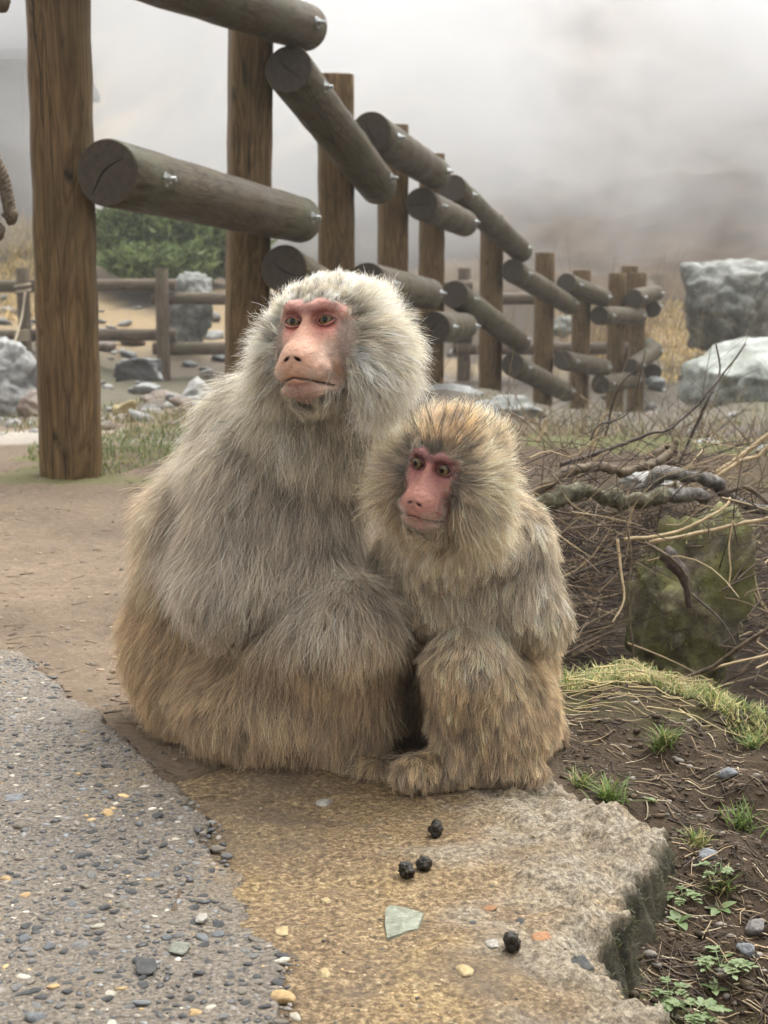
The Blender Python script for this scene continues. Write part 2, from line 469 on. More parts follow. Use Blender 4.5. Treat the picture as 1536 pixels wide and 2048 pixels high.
PEB_MATS = [stone_mat('dark_slate_pebble', (.028, .028, .028), (.055, .055, .054), (.12, .12, .118), .5),
            stone_mat('grey_pebble', (.09, .09, .085), (.16, .155, .145), (.28, .27, .25), .5),
            stone_mat('brown_grey_pebble', (.10, .085, .065), (.19, .165, .13), (.30, .26, .2), .55),
            stone_mat('blue_grey_pebble', (.085, .092, .095), (.15, .16, .163), (.26, .27, .272), .5),
            stone_mat('pale_pebble', (.34, .30, .22), (.48, .44, .35), (.68, .64, .55), .55),
            stone_mat('ochre_pebble', (.30, .19, .08), (.46, .31, .14), (.62, .46, .26), .55)]
_pm = [[stone_mesh('pebble', 100 + k * 7 + j, 2, .5, .34, PEB_MATS[j], facets=7) for k in range(3)] for j in range(6)]
_pw = [.46, .24, .19, .05, .035, .025]
# candidate spots over the path, largest in the picture first
N = 60000
cx, cyy = rng.uniform(-1.3, 0, N), rng.uniform(.85, 2.3, N)
dd = poly_sd(np.stack([cx, cyy], 1), AGGR) + .03 * fbm(np.stack([cx, cyy, cx * 0], 1), 12, 2, 77)
size = .0012 + .0042 * rng.random(N) ** 2.8 + .0038 * (rng.random(N) < .012)
ok = (dd > .004) & (rng.random(N) < .75 + .25 * sstep(1.7, 1.3, cyy))
cx, cyy, size = cx[ok], cyy[ok], size[ok]
vis = (cx / cyy > -.265)
prio = np.argsort(-(size / cyy) * vis)
acc = []
grid = {}
for k in prio:                                            # keep them from overlapping
    gxk, gyk = int(cx[k] // .012), int(cyy[k] // .012)
    if any((cx[k] - cx[q]) ** 2 + (cyy[k] - cyy[q]) ** 2 < ((size[k] + size[q]) * 1.08) ** 2 for a in (-1, 0, 1) for b in (-1, 0, 1) for q in grid.get((gxk + a, gyk + b), ())):
        continue
    grid.setdefault((gxk, gyk), []).append(k); acc.append(k)
zz = aggr_h(cx[acc], cyy[acc])
restV, restF, restC, off = [], [], [], 0
_low = np.array([v.co[:] for v in stone_mesh('t', 3, 1, .55, .2).vertices]); _lowF = np.array([p.vertices[:] for p in stone_mesh('t', 3, 1, .55, .2).polygons])
_lv = [np.array([v.co[:] for v in stone_mesh('t', 60 + s, 1, .5, .35, facets=6).vertices]) for s in range(6)]
_pal = np.array([[.055, .055, .054], [.15, .145, .135], [.18, .155, .125], [.14, .148, .15], [.46, .42, .34], [.44, .30, .14]])
for n_, k in enumerate(acc):
    j = int(rng.choice(6, p=_pw)); s = size[k]; el = rng.uniform(1.0, 1.75); a = rng.uniform(0, 6.28)
    if n_ < 290:
        o = obj('pebble', _pm[j][n_ % 3], path, (cx[k], cyy[k], zz[n_] - s * .09))
        o.scale = (s * el, s, s * rng.uniform(.8, 1.2)); o.rotation_euler = (rng.uniform(-.25, .25), rng.uniform(-.25, .25), a)
    else:
        v = _lv[n_ % 6] * np.array([s * el, s, s])
        ca, sa = math.cos(a), math.sin(a)
        v = np.stack([v[:, 0] * ca - v[:, 1] * sa + cx[k], v[:, 0] * sa + v[:, 1] * ca + cyy[k], v[:, 2] + zz[n_] - s * .08], 1)
        restV.append(v); restF.append(_lowF + off); off += len(v)
        restC.append(np.tile(_pal[j] * rng.uniform(.6, 1.4), (len(v), 1)))
m = Nodes('small_path_pebbles', .5, .45); m.col(m.mix(m.attr('col'), m.ramp(m.noise(scale=300), [(.3, .35), (.7, .65)]), .6, 'OVERLAY'))
o = obj('gravel', mesh_np('gravel', np.vstack(restV), np.vstack(restF), m.m, True, np.vstack(restC)), path); tag(o, kind='stuff')
print('pebbles', len(acc))

# ------------------------------------------------------------------ haze and steam
def vol_box(name, x0, x1, y0, y1, z0, z1):
    bm = bmesh.new()
    bmesh.ops.create_cube(bm, size=1.0)
    for v in bm.verts:
        v.co = ((x0 + x1) / 2 + v.co.x * (x1 - x0), (y0 + y1) / 2 + v.co.y * (y1 - y0), (z0 + z1) / 2 + v.co.z * (z1 - z0))
    me = bpy.data.meshes.new(name); bm.to_mesh(me); bm.free()
    return obj(name, me)
def vol_mat(name, dens, color=(.95, .96, .97)):
    m_ = bpy.data.materials.new(name); m_.use_nodes = True; t = m_.node_tree; t.nodes.clear()
    out = t.nodes.new('ShaderNodeOutputMaterial'); pv = t.nodes.new('ShaderNodeVolumePrincipled')
    pv.inputs['Color'].default_value = (*color, 1); pv.inputs['Density'].default_value = dens; pv.inputs['Anisotropy'].default_value = .3
    t.links.new(pv.outputs[0], out.inputs['Volume']); return m_, t, pv
haze = vol_box('haze', -95, 95, -6, 152, -4, 95)
hm, _, _ = vol_mat('thin_mist', .002)
haze.data.materials.append(hm); tag(haze, 'thin grey mist over the whole valley', kind='stuff')
steam = vol_box('steam', -22, 22, 23.5, 40, -1.5, 15)
sm, t, pv = vol_mat('hot_spring_steam', .3, (.985, .993, 1.0))
tc = t.nodes.new('ShaderNodeTexCoord')
mp = t.nodes.new('ShaderNodeMapping'); mp.inputs['Scale'].default_value = (.16, .16, .22); mp.inputs['Rotation'].default_value = (0, R(35), 0)
nz = t.nodes.new('ShaderNodeTexNoise'); nz.inputs['Scale'].default_value = 1.0; nz.inputs['Detail'].default_value = 4; nz.inputs['Roughness'].default_value = .6; nz.inputs['Distortion'].default_value = .8
rp = t.nodes.new('ShaderNodeMapRange'); rp.inputs['From Min'].default_value = .40; rp.inputs['From Max'].default_value = .62; rp.inputs['To Min'].default_value = 0.015; rp.inputs['To Max'].default_value = .42
t.links.new(tc.outputs['Object'], mp.inputs['Vector']); t.links.new(mp.outputs[0], nz.inputs['Vector']); t.links.new(nz.outputs['Fac'], rp.inputs['Value'])
# thicker over the pools on the left, thinning towards the right-hand hill
sx = t.nodes.new('ShaderNodeSeparateXYZ'); t.links.new(tc.outputs['Object'], sx.inputs[0])
gr = t.nodes.new('ShaderNodeMapRange'); gr.inputs['From Min'].default_value = -3; gr.inputs['From Max'].default_value = 6; gr.inputs['To Min'].default_value = .8; gr.inputs['To Max'].default_value = .55
t.links.new(sx.outputs['X'], gr.inputs['Value'])
mu = t.nodes.new('ShaderNodeMath'); mu.operation = 'MULTIPLY'; t.links.new(rp.outputs[0], mu.inputs[0]); t.links.new(gr.outputs[0], mu.inputs[1])
lf = t.nodes.new('ShaderNodeMapRange'); lf.inputs['From Min'].default_value = -6.4; lf.inputs['From Max'].default_value = -8.2; lf.inputs['To Min'].default_value = 1; lf.inputs['To Max'].default_value = .18
t.links.new(sx.outputs['X'], lf.inputs['Value'])                  # a thinner gap in front of the house
mu2 = t.nodes.new('ShaderNodeMath'); mu2.operation = 'MULTIPLY'; t.links.new(mu.outputs[0], mu2.inputs[0]); t.links.new(lf.outputs[0], mu2.inputs[1])
t.links.new(mu2.outputs[0], pv.inputs['Density'])
steam.data.materials.append(sm); tag(steam, 'white hot spring steam drifting behind the fence', kind='stuff')
# ================================================================== log fence
def wood_mat(name, dark, mid, lite, axis='Z', grey=0.0, moss=0.0):
    m = Nodes(name, .68, .14)
    sc = (26, 26, 1.1)
    rnd = m.n('ShaderNodeObjectInfo').outputs['Random']
    off = m.n('ShaderNodeCombineXYZ'); m.l(m.math('MULTIPLY', rnd, 37.0), off.inputs[2]); m.l(m.math('MULTIPLY', rnd, 11.0), off.inputs[0])
    add = m.n('ShaderNodeVectorMath', operation='ADD'); m.l(m.tc.outputs['Object'], add.inputs[0]); m.l(off.outputs[0], add.inputs[1])
    mp = m.n('ShaderNodeMapping'); mp.inputs['Scale'].default_value = sc; m.l(add.outputs[0], mp.inputs['Vector'])
    # growth rings cut along the log, bent round knots
    mp2 = m.n('ShaderNodeMapping'); mp2.inputs['Scale'].default_value = (7, 7, .9); m.l(add.outputs[0], mp2.inputs['Vector'])
    wave = m.noise(mp2.outputs[0], 1.6, 4, .5, 1.5)
    rings = m.math('PINGPONG', m.math('MULTIPLY', wave, 9.0), .5)
    fine = m.noise(mp.outputs[0], 3, 6, .65, .3)
    blot = m.noise(add.outputs[0], 5, 5, .6)
    c = m.ramp(rings, [(.0, dark), (.35, mid), (1.0, lite)])
    c = m.mix(c, m.ramp(fine, [(.3, .25), (.5, .5), (.7, .72)]), .7, 'OVERLAY')
    c = m.mix(c, m.ramp(blot, [(.3, .32), (.7, .62)]), .8, 'OVERLAY')
    # knots
    mk = m.n('ShaderNodeMapping'); mk.inputs['Scale'].default_value = (6, 6, 3.2); m.l(add.outputs[0], mk.inputs['Vector'])
    kn = m.voro(mk.outputs[0], 1.0)
    c = m.mix(c, tuple(x * .35 for x in dark), m.ramp(kn, [(.05, .9), (.13, 0.0)]))
    # drying cracks
    mc = m.n('ShaderNodeMapping'); mc.inputs['Scale'].default_value = (30, 30, .7); m.l(add.outputs[0], mc.inputs['Vector'])
    cr = m.voro(mc.outputs[0], 1.0, 'DISTANCE_TO_EDGE')
    crm = m.math('MULTIPLY', m.ramp(cr, [(.0, 1.0), (.035, 0.0)]), m.ramp(blot, [(.45, 0.0), (.55, 1.0)]))
    c = m.mix(c, (.02, .015, .01), crm)
    if moss:
        c = m.mix(c, (.07, .085, .03), m.math('MULTIPLY', m.ramp(m.noise(add.outputs[0], 3.0, 6), [(.48, 0.0), (.66, 1.0)]), moss))
    m.col(c)
    m.rough(m.ramp(blot, [(.3, .38), (.7, .7)]))
    b = m.bump(fine, .35, .004); m.bump(crm, -.6, .004, b)
    return m.m
M_POST = wood_mat('warm_brown_post_wood', (.090, .054, .024), (.150, .096, .046), (.195, .130, .066), moss=.2)
M_RAIL = wood_mat('grey_brown_rail_wood', (.048, .036, .022), (.088, .068, .043), (.130, .103, .068), moss=.3)
M_FAR = wood_mat('weathered_far_rail_wood', (.09, .065, .045), (.14, .105, .075), (.20, .15, .11), moss=.3)
m = Nodes('sawn_log_end', .8, .2)
rad = m.n('ShaderNodeVectorMath', operation='LENGTH'); m.l(m.map((1, 1, 0)), rad.inputs[0])
rg = m.math('PINGPONG', m.math('ADD', m.math('MULTIPLY', rad.outputs['Value'], 150.0), m.math('MULTIPLY', m.noise(scale=14), 2.5)), .5)
c = m.ramp(rg, [(.0, (.050, .040, .030)), (1.0, (.095, .078, .058))])
c = m.mix(c, m.ramp(m.noise(scale=40, detail=8, rough=.75), [(.3, .25), (.7, .75)]), .7, 'OVERLAY')
m.col(c); m.bump(m.noise(scale=160, detail=5), .4, .002)
M_END = m.m
m = Nodes('galvanised_bolt', .42, .5); m.b.inputs['Metallic'].default_value = .85
m.col(m.ramp(m.noise(scale=220), [(.3, (.22, .23, .22)), (.6, (.42, .43, .42)), (.8, (.30, .26, .2))])); M_BOLT = m.m

def log_mesh(name, L, r0, r1, mat, endmat, seed, seg=36, ring=14, bevel=.006, wob=.012, square=0.0):
    """round log along +Z from 0 to L, chamfered ends, own end material"""
    zs = [0, bevel] + list(np.linspace(bevel, L - bevel, ring)[1:-1]) + [L - bevel, L]
    V, F, mats = [], [], []
    for i, z in enumerate(zs):
        r = r0 + (r1 - r0) * z / L + (.0016 * math.sin(z * 31 + seed) if 1 < i < len(zs) - 2 else 0) - (bevel * .7 if i in (0, len(zs) - 1) else 0)
        for k in range(seg):
            a = 2 * math.pi * k / seg
            k_ = 1 + square * (1 / (abs(math.cos(a)) ** 7 + abs(math.sin(a)) ** 7) ** (1 / 7) - 1)
            V.append((r * k_ * math.cos(a), r * k_ * math.sin(a), z))
    V = np.array(V)
    w = 1 + wob * fbm(V * np.array([1, 1, .25]), 9, 3, seed)
    V[:, :2] *= w[:, None]
    n = len(zs)
    for i in range(n - 1):
        for k in range(seg):
            k2 = (k + 1) % seg
            F.append((i * seg + k, i * seg + k2, (i + 1) * seg + k2, (i + 1) * seg + k)); mats.append(0)
    F.append(tuple(range(seg - 1, -1, -1))); mats.append(1)
    F.append(tuple((n - 1) * seg + k for k in range(seg))); mats.append(1)
    me = mesh_np(name, V, F, mat)
    me.materials.append(endmat)
    me.polygons.foreach_set('material_index', np.array(mats, dtype=np.int32))
    sm_ = np.array([a == 0 for a in mats]); me.polygons.foreach_set('use_smooth', sm_)
    return me
def orient(o, a, b):
    a, b = Vector(a), Vector(b)
    o.location = a
    o.rotation_mode = 'QUATERNION'
    o.rotation_quaternion = (b - a).to_track_quat('Z', 'Y')
# bolt: washer, hex nut, threaded end; along +Z
def bolt_mesh():
    bm = bmesh.new()
    def cyl(r1, r2, z0, z1, seg, rot=0):
        M_ = Matrix.Translation((0, 0, (z0 + z1) / 2)) @ Matrix.Rotation(rot, 4, 'Z')
        bmesh.ops.create_cone(bm, cap_ends=True, segments=seg, radius1=r1, radius2=r2, depth=z1 - z0, matrix=M_)
    cyl(.021, .020, -.006, .002, 20); cyl(.0145, .0135, .002, .015, 6, .3)
    for k in range(5):
        cyl(.0068, .0078, .015 + k * .003, .0165 + k * .003, 10); cyl(.0078, .0068, .0165 + k * .003, .018 + k * .003, 10)
    me = bpy.data.meshes.new('bolt'); bm.to_mesh(me); bm.free(); me.materials.append(M_BOLT); return me
BOLT = bolt_mesh()
def crack_mesh(seed, r):
    """thin dark drying crack, a wedge sunk across a sawn end"""
    rs = np.random.default_rng(seed); a = rs.uniform(0, 3.14)
    pts = [(-r * .8 * math.cos(a) + rs.normal() * .004, -r * .8 * math.sin(a) + rs.normal() * .004), (rs.normal() * .006, rs.normal() * .006), (r * .7 * math.cos(a + .2), r * .7 * math.sin(a + .2))]
    P = spline([(x, y, 0) for x, y in pts], 9)
    w = np.array([.0003, .0008, .0012, .0016, .0018, .0014, .001, .0007, .0003]) * 1.2
    nrm = np.array([-math.sin(a), math.cos(a), 0])
    V = np.vstack([P + nrm * w[:, None], P - nrm * w[:, None]]); V[:, 2] = -.0012
    V2 = np.vstack([V, V + np.array([0, 0, .003])])
    F = []
    for i in range(8):
        F += [(i, i + 1, 10 + i, 9 + i), (18 + i, 27 + i, 28 + i, 19 + i), (i, 18 + i, 19 + i, i + 1), (9 + i, 10 + i, 28 + i, 27 + i)]
    return V2, F
m = Nodes('dark_wood_crack', .9, .1); m.b.inputs['Base Color'].default_value = (.012, .010, .008, 1); M_CRACK = m.m

POSTS = [  # px centre, distance, top py (None: above the picture), base height, lean
    (128, 4.15, -330, None), (492, 5.70, -150, None), (671, 6.85, 150, None), (786, 8.40, 250, None), (864, 9.80, 308, None),
    (984, 11.5, 430, None), (1090, 13.4, 505, None), (1164, 14.2, 540, None), (1235, 15.2, 546, None), (1277, 16.4, 545, None), (1262, 18.0, 532, None)]
D = .178
fence = empty('log_fence', (0, 0, 0))
tag(fence, 'brown log fence with bolted stepped rails climbing past the monkeys', 'fence')
pp = []
for i, (px, Y, ty, _) in enumerate(POSTS):
    top = W(px, ty, Y)
    dia = D * ((.96 if i == 0 else .93) if i < 5 else 1.0)
    zb = H1(top.x, Y) - .25
    bx = top.x
    if i == 0: topx, bx = W(122, 200, Y).x, W(141, 930, Y).x; top.x = topx + (topx - bx) * .55
    if i == 1: bx = W(487, 700, Y).x; top.x = W(499, 0, Y).x + .012
    b = Vector((bx, Y, zb))
    L = (top - b).length
    o = obj('post', log_mesh('post', L, dia / 2, dia / 2 * .985, M_POST, M_END if i < 5 else M_FAR, 300 + i, ring=20, seg=48, square=.62 if i < 5 else 0), fence)
    orient(o, b, top)
    if i < 5: o.rotation_quaternion = o.rotation_quaternion @ Matrix.Rotation(R((10, 14, 8, 12, 6)[i]), 3, 'Z').to_quaternion()
    pp.append((b, top))
RAILS = [  # (post a, post b, near end px,py ; far end px,py)
    (0, 1, (150, -110), (612, 55)), (0, 1, (214, 345), (600, 440)),
    (1, 2, (577, 138), (757, 372)), (1, 2, (568, 537), (735, 640)),
    (2, 3, (742, 264), (872, 348)), (2, 3, (735, 565), (858, 588)),
    (3, 4, (843, 408), (930, 447)), (3, 4, (868, 655), (930, 652)),
    (4, 5, (905, 376), (1043, 503)), (4, 5, (909, 588), (1040, 683)),
    (5, 6, (1025, 541), (1138, 610)), (5, 6, (1025, 729), (1132, 785)),
    (6, 7, (1132, 566), (1208, 597)), (6, 7, (1125, 720), (1208, 736)),
    (7, 8, (1198, 631), (1278, 632)), (7, 8, (1200, 769), (1268, 758)),
    (8, 9, (1267, 596), (1312, 586)), (8, 9, (1262, 735), (1312, 700)),
    (9, 10, (1304, 618), (1296, 575)), (9, 10, (1306, 745), (1298, 690))]
for k, (a, b, (x0, y0), (x1, y1)) in enumerate(RAILS):
    Ya, Yb = POSTS[a][1] - .17, POSTS[b][1] + .06
    if a == 0: Ya = 4.02
    if a >= 8: Ya, Yb = POSTS[a][1] - .25, POSTS[b][1] - .05
    if a == 9: Ya, Yb = 16.45, 18.0
    A, B = W(x0, y0, Ya), W(x1, y1, Yb)
    L = (B - A).length
    dr = .176 if a < 9 else .19
    o = obj('rail', log_mesh('rail', L, dr / 2, dr / 2 * .97, M_RAIL, M_END, 500 + k), fence)
    orient(o, A, B)
    ax = (B - A).normalized()
    side = ax.cross(Vector((0, 0, 1))).normalized()
    Vc, Fc = crack_mesh(900 + k, dr / 2)
    if a < 4: obj('crack', mesh_np('crack', Vc, Fc, M_CRACK), o)
    for tt in (min(.20, L * .13), L - .12):
        p = A + ax * tt + side * (dr / 2 - .002)
        loc = o.rotation_quaternion.to_matrix().transposed() @ (p - A)
        bo = obj('bolt', BOLT, o)
        bo.location = loc
        bo.rotation_mode = 'QUATERNION'
        bo.rotation_quaternion = o.rotation_quaternion.inverted() @ side.to_track_quat('Z', 'Y')

# ------------------------------------------------------------------ far fence across the stream bed
far = empty('rail_fence', (0, 0, 0))
tag(far, 'low round-rail wooden fence running across the stony stream bed behind', 'fence')
def plain_log(name, A, B, r, mat, seed, parent):
    o = obj(name, log_mesh(name, (Vector(B) - Vector(A)).length, r, r * .98, mat, mat, seed, seg=20, ring=6, bevel=.004), parent)
    orient(o, A, B); return o
Yf = 17.6
fp = [(45, 536, Yf), (323, 537, Yf), (640, 537, Yf + .2), (929, 536, Yf + .2), (1255, 532, Yf + .9)]
for i, (px, ty, Y) in enumerate(fp):
    t_ = W(px, ty, Y); plain_log('post', (t_.x, Y, H1(t_.x, Y) - .2), t_, .078, M_FAR, 700 + i, far)
for k, ((xa, xb), yy, dy) in enumerate([((62, 352), 570, .13), ((304, 650), 597, .13), ((62, 352), 670, .13), ((306, 650), 697, .13),
                                   ((620, 945), 572, .13), ((905, 1270), 597, .13), ((620, 945), 672, .13), ((905, 1270), 697, .13), ((-200, 68), 572, .13), ((-200, 68), 672, .13)]):
    plain_log('rail', W(xa, yy, Yf + dy), W(xb, yy, Yf + dy), .073, M_FAR, 740 + k, far)
FUR_N = (230000, 150000)
# ================================================================== monkeys
def sd_ell(P, c, rad, Rm=None):
    q = P - np.asarray(c, dtype=np.float32)
    if Rm is not None: q = q @ np.asarray(Rm, dtype=np.float32)      # columns of Rm are the local axes
    r = np.asarray(rad, dtype=np.float32)
    k0 = np.sqrt(((q / r) ** 2).sum(1)); k1 = np.sqrt(((q / (r * r)) ** 2).sum(1)) + 1e-9
    return k0 * (k0 - 1) / k1
def sd_cone(P, a, b, ra, rb):
    a = np.asarray(a, dtype=np.float32); b = np.asarray(b, dtype=np.float32)
    ab = b - a; t = np.clip(((P - a) @ ab) / (ab @ ab), 0, 1)
    return np.sqrt(((P - a - t[:, None] * ab) ** 2).sum(1)) - (ra + (rb - ra) * t)
def smin(a, b, k):
    h = np.clip(.5 + .5 * (b - a) / k, 0, 1)
    return b * (1 - h) + a * h - k * h * (1 - h)
def smax(a, b, k): return -smin(-a, -b, k)

def surface_nets(D, org, h):
    """quads of the zero level of grid D (nx,ny,nz)"""
    S = D < 0
    nx, ny, nz = D.shape
    acc = np.zeros((nx - 1, ny - 1, nz - 1, 3), dtype=np.float32); cnt = np.zeros((nx - 1, ny - 1, nz - 1), dtype=np.float32)
    sl = lambda d, n: slice(d, n - 1 + d)
    for ax in range(3):
        o1, o2 = [a for a in range(3) if a != ax]
        for d1 in (0, 1):
            for d2 in (0, 1):
                ia = [None] * 3; ib = [None] * 3
                ia[ax] = slice(0, D.shape[ax] - 1); ib[ax] = slice(1, D.shape[ax])
                for o_, d_ in ((o1, d1), (o2, d2)):
                    ia[o_] = ib[o_] = sl(d_, D.shape[o_])
                A, B = D[tuple(ia)], D[tuple(ib)]
                cr = (A < 0) != (B < 0)
                t = np.where(cr, A / (A - B + 1e-20), 0)
                pos = np.zeros(A.shape + (3,), dtype=np.float32)
                pos[..., ax] = t; pos[..., o1] = d1; pos[..., o2] = d2
                acc += pos * cr[..., None]; cnt += cr
    act = cnt > 0
    idx = -np.ones(act.shape, dtype=np.int64); idx[act] = np.arange(act.sum())
    V = acc[act] / cnt[act][:, None] + np.argwhere(act)
    V = V * h + np.asarray(org)
    F = []
    for ax in range(3):
        o1, o2 = (ax + 1) % 3, (ax + 2) % 3
        ia = [slice(None)] * 3; ib = [slice(None)] * 3
        ia[ax] = slice(0, D.shape[ax] - 1); ib[ax] = slice(1, D.shape[ax])
        for o_ in (o1, o2): ia[o_] = ib[o_] = slice(1, D.shape[o_] - 1)
        A, B = S[tuple(ia)], S[tuple(ib)]
        e = np.argwhere(A != B)
        flip = A[A != B]
        cell = e.copy(); 
        cell[:, o1] += 1; cell[:, o2] += 1
        def cid(d1, d2):
            c_ = cell.copy(); c_[:, o1] -= d1; c_[:, o2] -= d2
            return idx[c_[:, 0], c_[:, 1], c_[:, 2]]
        q = np.stack([cid(1, 1), cid(0, 1), cid(0, 0), cid(1, 0)], 1)
        q[~flip] = q[~flip][:, ::-1]
        F.append(q)
    F = np.vstack(F)
    return V, F[(F >= 0).all(1)]
def eval_grid(f, lo, hi, h):
    n = [int(math.ceil((b - a) / h)) + 1 for a, b in zip(lo, hi)]
    ax = [lo[i] + h * np.arange(n[i], dtype=np.float32) for i in range(3)]
    out = np.empty(n, dtype=np.float32)
    for i0 in range(0, n[0], 12):
        X, Y, Z = np.meshgrid(ax[0][i0:i0 + 12], ax[1], ax[2], indexing='ij')
        out[i0:i0 + 12] = f(np.stack([X.ravel(), Y.ravel(), Z.ravel()], 1).astype(np.float32)).reshape(X.shape)
    return out

# ---- head in its own frame, millimetres: x to the viewer's right, y out of the face, z up, origin between the eyes
def head_sdf(q, young):
    mz = .86 if young else 1.0                              # muzzle length
    d = sd_ell(q, (0, -54, 4), (51, 60, 44))
    d = smin(d, sd_ell(q, (0, -22, -22), (40, 30, 44)), 14)
    for s in (-1, 1):
        d = smin(d, sd_ell(q, (s * 40, -44, -36), (32, 38, 46)), 16)           # cheek ruff flesh
        d = smin(d, sd_ell(q, (s * 24, -9, -20), (13, 11, 14)), 9)             # cheek bones
    br = 8.2 if not young else 6.6
    for s in (-1, 1):                                       # brow ridge, arched
        d = smin(d, sd_cone(q, (s * 6, 1.0, 12), (s * 22, -1.5, 14), br, br * .95), 6)
        d = smin(d, sd_cone(q, (s * 22, -1.5, 14), (s * 33, -11, 7), br * .95, br * .75), 6)
    # muzzle: broad wedge under the eyes
    d = smin(d, sd_cone(q, (0, -16, -28), (0, 12 * mz, -47), 30, 27 if not young else 26), 10)
    d = smin(d, sd_ell(q, (0, 14 * mz, -54), (33, 19, 15.5) if not young else (32.5, 19, 15)), 7)                 # upper lip
    d = smin(d, sd_ell(q, (0, 8 * mz, -73), (28, 16, 11) if not young else (27, 16, 12)), 5)                  # lower lip and chin
    d = smin(d, sd_ell(q, (0, -10, -72), (30, 26, 17)), 10)                     # jaw
    # nose ridge
    d = smin(d, sd_cone(q, (0, -1, 2), (0, 23 * mz, -36), 6.2, 8.4), 7)
    d = smin(d, sd_ell(q, (0, 27 * mz, -40), (10.5, 7.5, 6.0)), 4)
    # eye sockets
    for s in (-1, 1):
        d = smax(d, -sd_ell(q, (s * 19.5, 6, -1), (13.5, 11, 9.5)), 6)
    # lids over the eyeballs, with an almond opening
    er = 10.8 if not young else 12.0
    for s in (-1, 1):
        c = np.array((s * 19.5, -7.0, -1), dtype=np.float32)
        lid = sd_ell(q, c, (er + 2.0, er + 1.5, er + 1.2))
        x = q[:, 0] - c[0]; z = q[:, 2] - c[2]
        xr = x * s                                          # + is outward
        w_, up, lo = (9.8, 4.8, 4.2) if not young else (10.2, 6.8, 6.2)
        e = np.clip(1 - (x / w_) ** 2, -1, 1)
        zz_ = z - .10 * xr
        op = np.maximum(zz_ - up * e, -zz_ - lo * e) * .75
        op = np.maximum(op, -(q[:, 1] - c[1] - 2))
        lid = smax(lid, -op, 1.0)
        d = smin(d, lid, 2.2)
        for k_, (dz, dr) in enumerate(((8.2, 1.0), (-7.6, .9))):                # folds above and below
            xx = np.abs(x) / 13
            fold = np.exp(-((z - (dz - np.sign(dz) * 5.0 * xx ** 2)) / 1.1) ** 2) * np.exp(-(x / 10) ** 4) * (q[:, 1] > -8)
            d = d + fold * dr
    # nostrils
    for s in (-1, 1):
        Rn = np.array([[math.cos(.55 * s), 0, math.sin(.55 * s)], [0, 1, 0], [-math.sin(.55 * s), 0, math.cos(.55 * s)]])
        d = smax(d, -sd_ell(q, (s * 6.3, 33 * mz, -43.5), (4.4, 7, 2.0), Rn), 1.0)
    # mouth line: a groove that droops to the corners
    mx = q[:, 0]
    line = -63.5 - 5.0 * (np.abs(mx) / 26) ** 2.2 + 1.2 * np.exp(-(mx / 5) ** 2)
    g = np.exp(-((q[:, 2] - line) / 1.5) ** 2) * (np.abs(mx) < 31) * sstep(31, 25, np.abs(mx)) * sstep(-20, -8, q[:, 1])
    d = d + 2.6 * g
    # groove under the nose, creases on the bridge and beside the muzzle
    d = d + .8 * np.exp(-(mx / 1.4) ** 2) * np.exp(-((q[:, 2] + 52) / 5) ** 2)
    d = d + .5 * np.exp(-((np.abs(mx) - 3.4) / 1.0) ** 2) * np.exp(-((q[:, 2] - 9) / 7) ** 2)
    d = d + 1.0 * np.exp(-((np.abs(mx) - (15 + .20 * (-q[:, 2]))) / 1.6) ** 2) * sstep(-8, -18, q[:, 2]) * sstep(-62, -48, q[:, 2])
    nr_ = np.abs(d) < 4
    d[nr_] += (.35 * vnoise(q[nr_], .28, 5) + .22 * vnoise(q[nr_], .7, 9)).astype(d.dtype)
    return d

def head_frame(eye_mid, yaw, pitch, roll, mm):
    """matrix whose columns are the head axes (x, y, z) in the world"""
    F_ = Vector((-math.sin(yaw) * math.cos(pitch), -math.cos(yaw) * math.cos(pitch), math.sin(pitch)))
    up = Vector((0, 0, 1)); Xr = (-F_).cross(up).normalized()
    Zu = Xr.cross(-F_).normalized()
    Rm = Matrix.Rotation(roll, 3, -F_)
    Xr, Zu = Rm @ Xr, Rm @ Zu
    return np.array([Xr, F_, Zu]).T, np.array(eye_mid)

def hair_object(name, roots, dirs, curl, length, radius, cols, parent, mat, npts=7, flick=None):
    n = len(roots)
    t = np.linspace(0, 1, npts)[None, :, None]
    P = roots[:, None, :] + length[:, None, None] * (dirs[:, None, :] * t + (curl - dirs)[:, None, :] * (t ** 2) * .5)
    if flick is not None: P = P + flick(t, P)
    cv = bpy.data.hair_curves.new(name)
    cv.add_curves([npts] * n)
    cv.position_data.foreach_set('vector', P.astype(np.float32).ravel())
    ra = cv.attributes.get('radius') or cv.attributes.new('radius', 'FLOAT', 'POINT')
    rr = radius[:, None] * (1 - .75 * np.linspace(0, 1, npts)[None, :] ** 1.6)
    ra.data.foreach_set('value', rr.astype(np.float32).ravel())
    ca = cv.attributes.new('hcol', 'FLOAT_COLOR', 'CURVE')
    c4 = np.ones((n, 4), dtype=np.float32); c4[:, :3] = cols
    ca.data.foreach_set('color', c4.ravel())
    cv.materials.append(mat)
    return obj(name, cv, parent), P

